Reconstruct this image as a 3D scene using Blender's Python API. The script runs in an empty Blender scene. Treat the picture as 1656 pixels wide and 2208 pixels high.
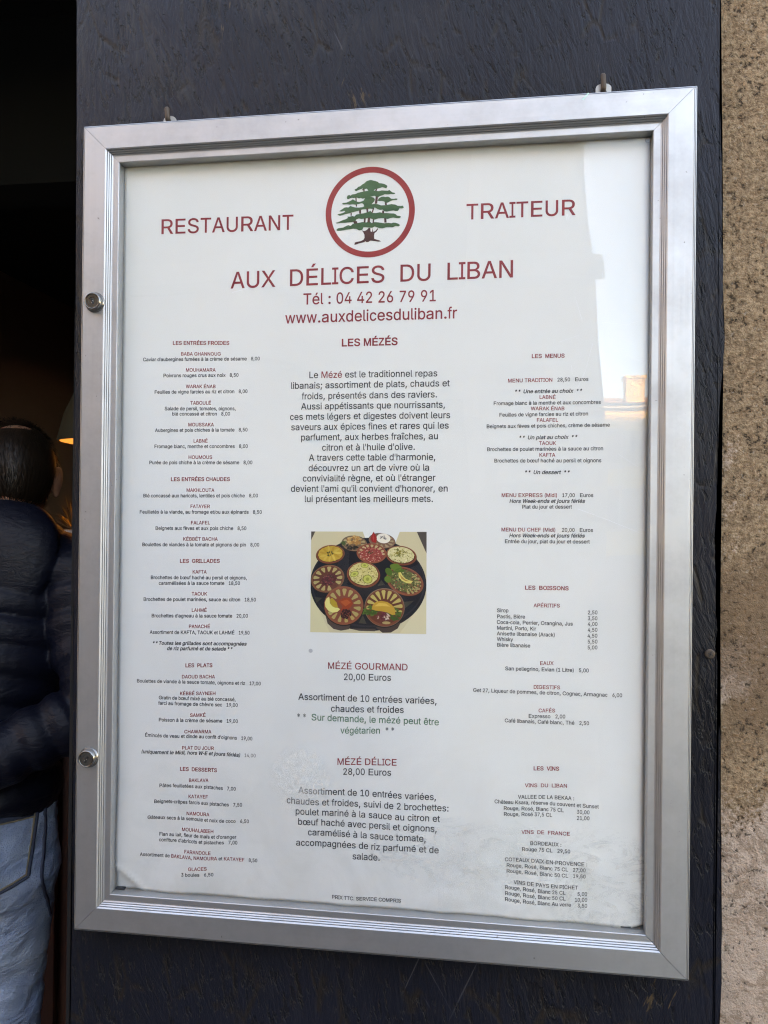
import bpy, bmesh, math, random
from mathutils import Vector, Matrix, noise
from mathutils.geometry import tessellate_polygon, delaunay_2d_cdt
from mathutils.bvhtree import BVHTree
R = math.radians
random.seed(7)
scene = bpy.context.scene
C = scene.collection

# ------------------------------------------------------------------ camera, sky, sun, exposure
ZC = 1.55                                   # height of the middle of the menu case
cam_d = bpy.data.cameras.new('camera')
cam = bpy.data.objects.new('camera', cam_d); C.objects.link(cam)
scene.camera = cam
cam_d.sensor_fit = 'VERTICAL'; cam_d.sensor_height = 36.0
cam_d.lens = 36.0 * 1600.0 / 2208.0
cam_d.clip_start = 0.01; cam_d.clip_end = 500
YAW, PITCH, ROLL = 0.1307, 0.0035, 0.0111
cam.location = (0.0832, -0.5687, ZC + 0.0115)
fwd = Vector((-math.sin(YAW), math.cos(YAW), 0)); rgt = Vector((math.cos(YAW), math.sin(YAW), 0)); up = Vector((0, 0, 1))
fwd, up = fwd * math.cos(PITCH) + up * math.sin(PITCH), up * math.cos(PITCH) - fwd * math.sin(PITCH)
rgt, up = rgt * math.cos(ROLL) + up * math.sin(ROLL), up * math.cos(ROLL) - rgt * math.sin(ROLL)
cam.rotation_euler = Matrix((rgt, up, -fwd)).transposed().to_euler()

SUN_ELEV, SUN_AZ = R(34), R(14)             # sun stands behind the menu wall: the street is in shade
world = bpy.data.worlds.new('World'); scene.world = world; world.use_nodes = True
wn = world.node_tree
sky = wn.nodes.new('ShaderNodeTexSky'); sky.sky_type = 'NISHITA'; sky.sun_disc = False
sky.sun_elevation = SUN_ELEV; sky.sun_rotation = SUN_AZ
sky.air_density = 1.0; sky.dust_density = 0.0; sky.ozone_density = 5.0; sky.altitude = 1500
wn.nodes['Background'].inputs[1].default_value = 0.15
wn.links.new(sky.outputs[0], wn.nodes['Background'].inputs[0])
sun_d = bpy.data.lights.new('sun', 'SUN'); sun_d.energy = 3.2; sun_d.angle = R(0.5); sun_d.color = (1, .86, .68)
sun = bpy.data.objects.new('sun', sun_d); C.objects.link(sun)
sdir = Vector((math.sin(SUN_AZ) * math.cos(SUN_ELEV), math.cos(SUN_AZ) * math.cos(SUN_ELEV), math.sin(SUN_ELEV)))
sun.rotation_euler = sdir.to_track_quat('Z', 'Y').to_euler(); sun.location = (0, 20, 20)
vs = scene.view_settings
vs.view_transform = 'Standard'; vs.look = 'None'; vs.gamma = 1.0; vs.exposure = 4.25
vs.use_curve_mapping = False
vs.use_white_balance = True; vs.white_balance_temperature = 15300; vs.white_balance_tint = 19      # the phone balances for open shade
scene.cycles.use_denoising = True; scene.cycles.denoiser = 'OPENIMAGEDENOISE'; scene.cycles.denoising_prefilter = 'NONE'; scene.cycles.denoising_input_passes = 'RGB_ALBEDO_NORMAL'; scene.cycles.sample_clamp_indirect = 4.0; scene.cycles.filter_width = 1.2; scene.cycles.use_adaptive_sampling = False
scene.cycles.max_bounces = 8; scene.cycles.transparent_max_bounces = 12
scene.cycles.caustics_reflective = False; scene.cycles.caustics_refractive = False

# ------------------------------------------------------------------ helpers
def obj(name, bm, mats, parent=None, smooth=False, kind=None):
    me = bpy.data.meshes.new(name)
    if isinstance(bm, bmesh.types.BMesh):
        bm.to_mesh(me); bm.free()
    else:
        me.from_pydata([tuple(v) for v in bm[0]], [], bm[1]); me.update()
    for m in (mats if isinstance(mats, (list, tuple)) else [mats]): me.materials.append(m)
    if smooth:
        for p in me.polygons: p.use_smooth = True
    o = bpy.data.objects.new(name, me); C.objects.link(o)
    if parent: o.parent = parent
    if kind: o['kind'] = kind
    return o
def tag(o, label, cat, group=None):
    o['label'] = label; o['category'] = cat
    if group: o['group'] = group
    return o
def thing(name, label, cat, loc=(0, 0, 0), rz=0, group=None):
    o = bpy.data.objects.new(name, None); C.objects.link(o)
    o.location = loc; o.rotation_euler = (0, 0, rz); o.empty_display_size = .05
    return tag(o, label, cat, group)
def box(bm, lo, hi, bevel=0):
    r = bmesh.ops.create_cube(bm, size=1.0)
    for v in r['verts']:
        v.co = Vector([lo[i] + (v.co[i] + .5) * (hi[i] - lo[i]) for i in range(3)])
    if bevel:
        es = list({e for v in r['verts'] for e in v.link_edges})
        bmesh.ops.bevel(bm, geom=es, offset=bevel, segments=2, affect='EDGES', profile=.5)
    return bm
def boxes(*bs, bevel=0):
    bm = bmesh.new()
    for lo, hi in bs: box(bm, lo, hi, bevel)
    return bm
def lathe(bm, prof, mat=Matrix(), n=32, cap=True):
    rings = []
    for r, h in prof:
        rings.append([bm.verts.new(mat @ Vector((r * math.cos(2 * math.pi * i / n), r * math.sin(2 * math.pi * i / n), h))) for i in range(n)])
    for a, b in zip(rings, rings[1:]):
        for i in range(n):
            bm.faces.new((a[i], a[(i + 1) % n], b[(i + 1) % n], b[i]))
    if cap:
        bm.faces.new(rings[0][::-1]); bm.faces.new(rings[-1])
    return bm
def catmull(pts, m):
    out = []
    n = len(pts)
    for i in range(n - 1):
        p0, p1, p2, p3 = pts[max(i - 1, 0)], pts[i], pts[i + 1], pts[min(i + 2, n - 1)]
        for k in range(m):
            t = k / m
            out.append([.5 * (2 * b + (c - a) * t + (2 * a - 5 * b + 4 * c - d) * t * t + (3 * b - a - 3 * c + d) * t ** 3) for a, b, c, d in zip(p0, p1, p2, p3)])
    out.append(list(pts[-1]))
    return out
def loft(bm, st, m=6, n=20, xdir=(1, 0, 0), mod=None):
    """stations (x, y, z, rx, ry) joined into one closed tapering tube; mod(k, length) swells the radius"""
    S = catmull([list(map(float, s)) for s in st], m)
    P = [Vector(s[:3]) for s in S]
    L = 0; rings = []
    for k, s in enumerate(S):
        t = (P[min(k + 1, len(P) - 1)] - P[max(k - 1, 0)]).normalized()
        x = Vector(xdir); x = (x - t * x.dot(t)).normalized(); y = t.cross(x)
        if k: L += (P[k] - P[k - 1]).length
        g = mod(L) if mod else 0
        rx, ry = max(s[3] + g, .002), max(s[4] + g, .002)
        rings.append([bm.verts.new(P[k] + x * rx * math.cos(2 * math.pi * i / n) + y * ry * math.sin(2 * math.pi * i / n)) for i in range(n)])
    for a, b in zip(rings, rings[1:]):
        for i in range(n): bm.faces.new((a[i], a[(i + 1) % n], b[(i + 1) % n], b[i]))
    bm.faces.new(rings[0][::-1]); bm.faces.new(rings[-1])
    return bm
def ellipsoid(bm, c, r, rot=Matrix(), u=24, v=16):
    M = Matrix.Translation(c) @ rot.to_4x4() @ Matrix.Diagonal((*r, 1))
    bmesh.ops.create_uvsphere(bm, u_segments=u, v_segments=v, radius=1, matrix=M)
def tube(bm, pts, r, n=8, m=4):
    loft(bm, [(p[0], p[1], p[2], r, r) for p in pts], m=m, n=n, xdir=(.31, .83, .46))
def remesh(bm, voxel, smooth_it=2):
    """weld overlapping closed shapes into one continuous skin"""
    me = bpy.data.meshes.new('tmp'); bm.to_mesh(me); bm.free()
    o = bpy.data.objects.new('tmp', me); C.objects.link(o)
    md = o.modifiers.new('r', 'REMESH'); md.mode = 'VOXEL'; md.voxel_size = voxel
    if smooth_it:
        sm = o.modifiers.new('s', 'SMOOTH'); sm.factor = .5; sm.iterations = smooth_it
    dg = bpy.context.evaluated_depsgraph_get()
    me2 = bpy.data.meshes.new_from_object(o.evaluated_get(dg))
    b2 = bmesh.new(); b2.from_mesh(me2)
    bpy.data.objects.remove(o); bpy.data.meshes.remove(me); bpy.data.meshes.remove(me2)
    return b2

class Mat:
    def __init__(s, name, base=(.5, .5, .5), rough=.5, metal=0, spec=.5):
        s.m = bpy.data.materials.new(name); s.m.use_nodes = True
        s.t = s.m.node_tree; s.b = s.t.nodes['Principled BSDF']
        s.set('Base Color', (*base, 1)); s.set('Roughness', rough); s.set('Metallic', metal); s.set('Specular IOR Level', spec)
        s._co = None
    def set(s, k, v):
        if hasattr(v, 'node'): s.t.links.new(v, s.b.inputs[k])
        else: s.b.inputs[k].default_value = v
    def n(s, typ, **kw):
        nd = s.t.nodes.new('ShaderNode' + typ)
        for k, v in kw.items():
            if k.startswith('i_'):
                key = k[2:]; key = int(key) if key.isdigit() else key
                if hasattr(v, 'node'): s.t.links.new(v, nd.inputs[key])
                else: nd.inputs[key].default_value = v
            else: setattr(nd, k, v)
        return nd
    def co(s):
        if s._co is None: s._co = s.n('TexCoord').outputs['Object']
        return s._co
    def mapped(s, scale=(1, 1, 1), rot=(0, 0, 0), loc=(0, 0, 0), vec=None):
        return s.n('Mapping', i_Vector=vec or s.co(), i_Scale=scale, i_Rotation=rot, i_Location=loc).outputs[0]
    def noise(s, scale, detail=4, rough=.55, vec=None, dist=0):
        return s.n('TexNoise', i_Vector=vec or s.co(), i_Scale=scale, i_Detail=detail, i_Roughness=rough, i_Distortion=dist).outputs[0]
    def ramp(s, f, *stops, interp='LINEAR'):
        r = s.n('ValToRGB', i_Fac=f); e = r.color_ramp.elements; r.color_ramp.interpolation = interp
        while len(e) < len(stops): e.new(.5)
        for k, (p, c) in enumerate(stops):
            e[k].position = p; e[k].color = (c, c, c, 1) if isinstance(c, (int, float)) else (*c, 1)
        return r.outputs[0]
    def mix(s, f, a, b, mode='MIX'):
        nd = s.n('Mix', data_type='RGBA', blend_type=mode)
        for k, v in ((0, f), (6, a), (7, b)):
            if hasattr(v, 'node'): s.t.links.new(v, nd.inputs[k])
            else: nd.inputs[k].default_value = v if k == 0 else ((*v, 1) if len(v) == 3 else v)
        return nd.outputs[2]
    def math(s, op, a, b=0.0, c=0.0, clamp=False):
        nd = s.n('Math', operation=op, use_clamp=clamp)
        for k, v in enumerate((a, b, c)):
            if hasattr(v, 'node'): s.t.links.new(v, nd.inputs[k])
            else: nd.inputs[k].default_value = v
        return nd.outputs[0]
    def sep(s, vec=None):
        return s.n('SeparateXYZ', i_0=vec or s.co()).outputs
    def bump(s, h, strength=.5, dist=.001, normal=None):
        nd = s.n('Bump', i_Height=h, i_Strength=strength, i_Distance=dist)
        if normal: s.t.links.new(normal, nd.inputs['Normal'])
        s.set('Normal', nd.outputs[0]); return nd.outputs[0]
    def fleck(s, base, var, scale=8, amount=1.0):
        """soft patchy variation of a colour"""
        f = s.ramp(s.noise(scale, 6), (.35, 0), (.7, amount))
        c = s.mix(f, base, var); s.set('Base Color', c); return c

# ------------------------------------------------------------------ materials
def m_aluminium(along):
    m = Mat('brushed_aluminium_' + along, rough=.36, metal=1)
    sc = (6, 400, 400) if along == 'x' else (400, 400, 6)
    streak = m.noise(1, 3, .6, m.mapped(sc))
    dirt = m.noise(22, 8, .7)
    c = m.mix(m.ramp(dirt, (.42, 0), (.64, .55)), (.45, .455, .455), (.36, .355, .345))
    spots = m.ramp(m.noise(260, 2, .5), (.745, 0), (.78, .8))
    c = m.mix(spots, c, (.20, .195, .19))
    m.set('Base Color', c)
    m.set('Roughness', m.math('ADD', m.math('MULTIPLY', streak, .14), m.math('MULTIPLY_ADD', dirt, .22, .36)))
    m.bump(m.math('ADD', streak, m.math('MULTIPLY', m.noise(9, 3), 2.5)), .10, .0006)
    return m.m
ALU_X, ALU_Z = m_aluminium('x'), m_aluminium('z')
def m_chrome():
    m = Mat('worn_chrome', (.24, .225, .205), .16, 1)
    m.set('Roughness', m.math('MULTIPLY_ADD', m.noise(500, 3), .3, .05)); return m.m
CHROME = m_chrome()
STEEL = Mat('dull_steel', (.45, .43, .40), .4, 1).m
RUST = Mat('rusty_iron', (.085, .06, .045), .6, .6).m
ZINC = Mat('zinc_lug', (.40, .39, .37), .6, .7).m
BLACK = Mat('black_slot', (.01, .01, .01), .6).m
CLIP_GAP = Mat('dark_gap', (.03, .03, .032), .7).m
def m_paper():
    m = Mat('printed_paper', (.80, .80, .775), .5, 0, .35)
    f = m.ramp(m.noise(6, 5, .6), (.35, 0), (.75, 1))
    c = m.mix(f, (.755, .755, .725), (.70, .70, .67))
    z = m.sep()[2]
    low = m.ramp(m.math('MULTIPLY_ADD', z, -5.0, -.6), (0, 0), (1, .55))          # mottled grey, stronger low on the sheet
    low_grey = m.math('MULTIPLY', low, m.ramp(m.noise(16, 8, .65, dist=1.5), (.42, 0), (.62, 1)))
    m.set('Base Color', m.mix(low_grey, c, (.60, .60, .56)))
    m.bump(m.noise(30, 3), .10, .002)
    return m.m
PAPER = m_paper()
def m_ink(name, col):
    m = Mat(name, col, .5, 0, .3); m.fleck(col, tuple(min(1, v * 1.25 + .012) for v in col), 60); return m.m
INK_RED = m_ink('red_ink', (.27, .022, .03)); INK_BLACK = m_ink('black_ink', (.026, .026, .03))
INK_GREEN = m_ink('green_ink', (.045, .15, .085)); INK_GREY = m_ink('grey_ink', (.13, .135, .13))
INK_RING = m_ink('ring_red_ink', (.34, .034, .034)); INK_TREE = m_ink('cedar_green_ink', (.038, .105, .045)); INK_TRUNK = m_ink('trunk_brown_ink', (.085, .03, .028))
def m_picture():
    m = Mat('printed_picture', rough=.5, spec=.3)
    a = m.n('VertexColor', layer_name='print').outputs[0]
    m.set('Base Color', a); return m.m
PICTURE = m_picture()
def m_pane():
    m = Mat('acrylic_pane'); t = m.t
    fac = m.n('LayerWeight', i_Blend=.5).outputs['Facing']
    fr = m.math('MULTIPLY_ADD', m.math('POWER', fac, 5.0), .94, .015)
    gl = m.n('BsdfGlossy', i_Color=(1, 1, 1, 1), i_Roughness=.004)
    wob = m.n('Bump', i_Height=m.noise(7.5, 1, .35, m.mapped((1, 1, .55))), i_Strength=.085, i_Distance=.02)
    t.links.new(wob.outputs[0], gl.inputs['Normal'])
    tr = m.n('BsdfTransparent', i_Color=(.985, .99, .985, 1))
    mx = m.n('MixShader', i_0=fr); t.links.new(tr.outputs[0], mx.inputs[1]); t.links.new(gl.outputs[0], mx.inputs[2])
    # dried glue residue and wiped dirt on the pane
    x, y, z = m.sep()
    def blob(cx, cz, rx, rz, soft=.6):
        dx = m.math('DIVIDE', m.math('SUBTRACT', x, cx), rx); dz = m.math('DIVIDE', m.math('SUBTRACT', z, cz), rz)
        d = m.math('SQRT', m.math('ADD', m.math('MULTIPLY', dx, dx), m.math('MULTIPLY', dz, dz)))
        d = m.math('ADD', d, m.math('MULTIPLY_ADD', m.noise(40, 5), .8, -.4))
        return m.ramp(d, (soft, 1), (1.0, 0))
    g1 = blob(-.053, -.192, .027, .026)
    cell = m.ramp(m.noise(150, 5, .7, dist=.6), (.38, 0), (.68, 1))
    g1 = m.math('MULTIPLY', g1, m.math('MULTIPLY_ADD', cell, .22, .01))
    g2 = m.math('MAXIMUM', blob(.085, -.243, .085, .03), blob(.175, -.255, .05, .045))
    veins = m.n('TexNoise', i_Vector=m.mapped((1, 1, 2.2), (0, .35, 0)), i_Scale=26, i_Detail=8, i_Roughness=.62, i_Distortion=2.2).outputs[0]
    line = m.ramp(veins, (.46, 0), (.495, 1), (.52, 0))
    g2 = m.math('MULTIPLY', g2, m.math('MULTIPLY_ADD', line, .17, .0))
    d1 = m.n('BsdfDiffuse', i_Color=(.84, .83, .78, 1)); d2 = m.n('BsdfDiffuse', i_Color=(.42, .42, .39, 1))
    m1 = m.n('MixShader', i_0=g1); t.links.new(mx.outputs[0], m1.inputs[1]); t.links.new(d1.outputs[0], m1.inputs[2])
    m2 = m.n('MixShader', i_0=g2); t.links.new(m1.outputs[0], m2.inputs[1]); t.links.new(d2.outputs[0], m2.inputs[2])
    t.links.new(m2.outputs[0], t.nodes['Material Output'].inputs[0])
    return m.m
PANE = m_pane()
SCRATCH = Mat('scratch_in_acrylic', (.75, .76, .76), .5).m
def m_board():
    m = Mat('painted_chipboard', rough=.3, spec=.17)
    # strands of pressed chips, each cell with its own direction, under thick navy paint
    def strands(scale, seed, st=(260, 1, 26)):
        v = m.n('TexVoronoi', i_Vector=m.mapped((1, 1, .62), loc=(seed, 0, 0)), i_Scale=scale, i_Randomness=1.0)
        ang = m.math('MULTIPLY_ADD', m.n('SeparateColor', i_0=v.outputs['Color']).outputs[0], 1.0, -.42)
        rv = m.n('VectorRotate', rotation_type='Y_AXIS', i_Vector=m.co(), i_Angle=ang).outputs[0]
        return m.noise(1, 5, .62, m.mapped(st, vec=rv)), v
    chip = m.n('TexVoronoi', i_Vector=m.mapped((1, 1, .40), vec=m.n('VectorRotate', rotation_type='Y_AXIS', i_Vector=m.co(), i_Angle=.16).outputs[0]), i_Scale=42)
    chip_h = m.n('SeparateColor', i_0=chip.outputs['Color']).outputs[1]
    edge = m.n('TexVoronoi', feature='DISTANCE_TO_EDGE', i_Vector=m.mapped((1, 1, .40), vec=m.n('VectorRotate', rotation_type='Y_AXIS', i_Vector=m.co(), i_Angle=.16).outputs[0]), i_Scale=42).outputs[0]
    edge = m.math('MULTIPLY', m.ramp(edge, (.015, 1), (.07, 0)), m.ramp(m.noise(24, 4, .6), (.50, 0), (.58, 1)))
    s1, v1 = strands(17, 0); s2, v2 = strands(34, 3.7, (420, 1, 40))
    def turned(a): return m.n('VectorRotate', rotation_type='Y_AXIS', i_Vector=m.co(), i_Angle=a).outputs[0]
    stroke = m.noise(1, 5, .65, m.mapped((230, 1, 13), vec=turned(.12)), dist=.4)
    h = m.math('ADD', m.math('MULTIPLY', s1, .9), m.math('ADD', m.math('MULTIPLY', s2, .55), m.math('MULTIPLY_ADD', stroke, .75, m.math('SUBTRACT', m.math('MULTIPLY', chip_h, .4), m.math('MULTIPLY', edge, .35)))))
    big = m.noise(3.2, 5, .6)
    c = m.mix(m.ramp(big, (.35, 0), (.7, 1)), (.0056, .0066, .0105), (.0120, .0143, .0235))
    x, y, z = m.sep()
    worn_left = m.ramp(m.math('ADD', m.math('MULTIPLY_ADD', x, -1.6, .42), m.math('MULTIPLY', m.math('SUBTRACT', z, 1.85), 1.6)), (.35, 0), (.75, 1))
    wear = m.math('MULTIPLY', m.ramp(m.math('MULTIPLY', s1, m.noise(13, 5, .6)), (.25, 0), (.36, 1)), m.math('MULTIPLY_ADD', worn_left, .30, .04))
    c = m.mix(wear, c, (.062, .055, .046))
    bare = m.ramp(m.math('MULTIPLY', s2, m.noise(21, 4, .6)), (.395, 0), (.42, 1))
    c = m.mix(m.math('MULTIPLY', bare, .7), c, (.10, .065, .035))
    scr = m.math('MAXIMUM', m.ramp(m.noise(1, 2, .4, m.mapped((330, 1, 9), vec=turned(-.42)), dist=.5), (.71, 0), (.75, 1)), m.ramp(m.noise(1, 2, .4, m.mapped((280, 1, 12), vec=turned(.5)), dist=.6), (.73, 0), (.77, 1)))
    scr = m.math('MULTIPLY', scr, m.ramp(m.noise(7, 3), (.5, 0), (.6, 1)))
    c = m.mix(m.math('MULTIPLY', scr, .35), c, (.13, .135, .15))
    c = m.mix(m.math('MULTIPLY', edge, .7), c, (.022, .016, .011))
    pores = m.ramp(m.math('MULTIPLY', m.noise(1, 4, .6, m.mapped((210, 1, 55), vec=turned(.2))), m.math('ADD', m.noise(18, 3), .55)), (.60, 0), (.66, 1))
    c = m.mix(m.math('MULTIPLY', pores, .6), c, (.006, .006, .008))
    m.set('Base Color', c)
    m.set('Roughness', m.math('MULTIPLY_ADD', s1, .45, .16))
    m.bump(m.math('SUBTRACT', h, m.math('MULTIPLY', pores, .8)), 1.0, .0016)
    return m.m
BOARD = m_board()
def m_plaster():
    m = Mat('old_plaster', rough=.92, spec=.2)
    x, y, z = m.sep()
    big = m.noise(7, 6, .6, dist=.6)
    zz = m.math('MULTIPLY_ADD', z, .75, -1.13)                        # upper part browner, lower part paler
    k = m.math('SUBTRACT', big, zz)
    fine = m.noise(300, 5, .7)
    c = m.mix(m.ramp(fine, (.36, 0), (.64, 1)), (.21, .122, .068), (.51, .335, .202))
    pale = m.ramp(m.math('ADD', k, m.math('MULTIPLY_ADD', fine, .35, -.17)), (.52, 0), (.575, 1))
    c = m.mix(m.math('MULTIPLY', pale, .8), c, (.63, .46, .36))
    mott = m.ramp(m.noise(55, 9, .75, dist=1.2), (.50, 0), (.535, 1))
    c = m.mix(m.math('MULTIPLY', mott, m.math('MULTIPLY', pale, .6)), c, (.32, .205, .135))
    band = m.ramp(m.math('ADD', m.math('ABSOLUTE', m.math('ADD', z, -1.475)), m.math('MULTIPLY_ADD', big, .22, -.11)), (.035, 1), (.06, 0))
    c = m.mix(m.math('MULTIPLY', band, .75), c, (.24, .14, .08))
    pit = m.ramp(m.math('MULTIPLY_ADD', m.noise(60, 3), .35, m.noise(300, 4, .7)), (.52, 1), (.565, 0))
    c = m.mix(m.math('MULTIPLY', pit, .75), c, (.07, .05, .035))
    spots = m.ramp(m.noise(260, 3, .6), (.63, 0), (.69, 1))
    c = m.mix(m.math('MULTIPLY', spots, .4), c, (.52, .43, .34))
    m.set('Base Color', c)
    m.bump(m.math('ADD', fine, m.math('SUBTRACT', m.math('MULTIPLY', m.noise(520, 4, .7), .6), m.math('MULTIPLY', pit, .5))), 1.0, .0038)
    return m.m
PLASTER = m_plaster()
def m_stone(name, a, b, scale=1.2):
    m = Mat(name, rough=.9, spec=.2); m.fleck(a, b, scale); m.bump(m.noise(30, 6), .5, .01); return m.m
FACADE = m_stone('beige_render', (.27, .24, .205), (.34, .305, .26))
FACADE2 = m_stone('ochre_render', (.80, .50, .13), (.86, .56, .17))
TRIM = m_stone('pale_stone_trim', (.42, .40, .36), (.48, .46, .41), 3)
ROOF = m_stone('clay_tiles', (.36, .17, .10), (.46, .25, .15), 2.5)
SHUT = Mat('grey_green_shutter', (.16, .20, .19), .5).m
WIN = Mat('window_glass', (.03, .035, .04), .06).m
def m_ground():
    m = Mat('stone_paving', rough=.8)
    br = m.n('TexBrick', i_Vector=m.co(), i_Scale=1.0)
    for k, v in (('Color1', (.13, .123, .112, 1)), ('Color2', (.17, .16, .145, 1)), ('Mortar', (.06, .058, .055, 1)), ('Mortar Size', .008), ('Brick Width', .6), ('Row Height', .4)):
        br.inputs[k].default_value = v
    c = m.mix(m.ramp(m.noise(2.5, 6), (.4, 0), (.7, .5)), br.outputs[0], (.10, .094, .088)); m.set('Base Color', c)
    m.bump(m.noise(40, 5), .3, .004); return m.m
GROUND = m_ground()
ROOM = Mat('dark_room_paint', (.24, .14, .095), .7).m
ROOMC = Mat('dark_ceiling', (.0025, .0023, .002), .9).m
def m_wood():
    m = Mat('red_brown_wood', rough=.45); g = m.noise(1, 5, .6, m.mapped((30, 30, 3)))
    m.set('Base Color', m.mix(g, (.10, .035, .022), (.05, .018, .012))); return m.m
WOOD = m_wood()
def m_skin(name, a, b):
    m = Mat(name, rough=.5); m.fleck(a, b, 25); m.set('Subsurface Weight', .08); m.set('Subsurface Radius', (.01, .004, .002)); return m.m
SKIN = m_skin('skin', (.40, .20, .14), (.34, .15, .10))
HAIR = Mat('dark_brown_hair', (.018, .011, .0075), .45, 0, .25).m
def m_puffer():
    m = Mat('navy_nylon', rough=.45, spec=.22)
    m.fleck((.0024, .0034, .0085), (.0036, .0054, .0130), 9)
    wr = m.noise(1, 5, .65, m.mapped((24, 24, 60)), dist=1.2)
    m.bump(wr, .5, .006); return m.m
PUFFER = m_puffer()
COAT = Mat('pale_grey_wool', (.34, .34, .35), .85).m
def m_denim():
    m = Mat('faded_denim', rough=.85, spec=.2)
    f = m.ramp(m.noise(9, 5, .6), (.35, 0), (.68, 1))
    c = m.mix(f, (.17, .27, .44), (.38, .49, .61))
    tw = m.noise(420, 3, .5); c = m.mix(m.ramp(tw, (.35, 0), (.65, .35)), c, (.30, .38, .51))
    m.set('Base Color', c)
    m.bump(m.math('ADD', m.math('MULTIPLY', m.noise(1, 4, .55, m.mapped((9, 9, 16), (.2, .75, .1)), dist=1.5), 5), tw), .7, .006)
    return m.m
DENIM = m_denim()
SEAM = Mat('dark_denim_seam', (.035, .05, .085), .85).m
THREAD = Mat('tan_thread', (.19, .16, .11), .8).m
LEATHER = Mat('dark_leather', (.02, .014, .01), .45).m
def m_emit(name, col, s):
    m = Mat(name, col, .6); m.set('Emission Color', (*col, 1)); m.set('Emission Strength', s); return m.m
LAMP = m_emit('warm_lamp_diffuser', (1.0, .42, .12), .06)
SHADE = Mat('olive_lamp_shade', (.035, .03, .017), .7).m; SHADE.node_tree.nodes['Principled BSDF'].inputs['Transmission Weight'].default_value = 0.0
GOLD = Mat('gold_tinsel_foil', (.26, .20, .11), .4, 1).m
PALE = Mat('pale_ceramic', (.55, .47, .43), .3).m
ROSE = Mat('dull_red_glaze', (.30, .09, .08), .4).m

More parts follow.
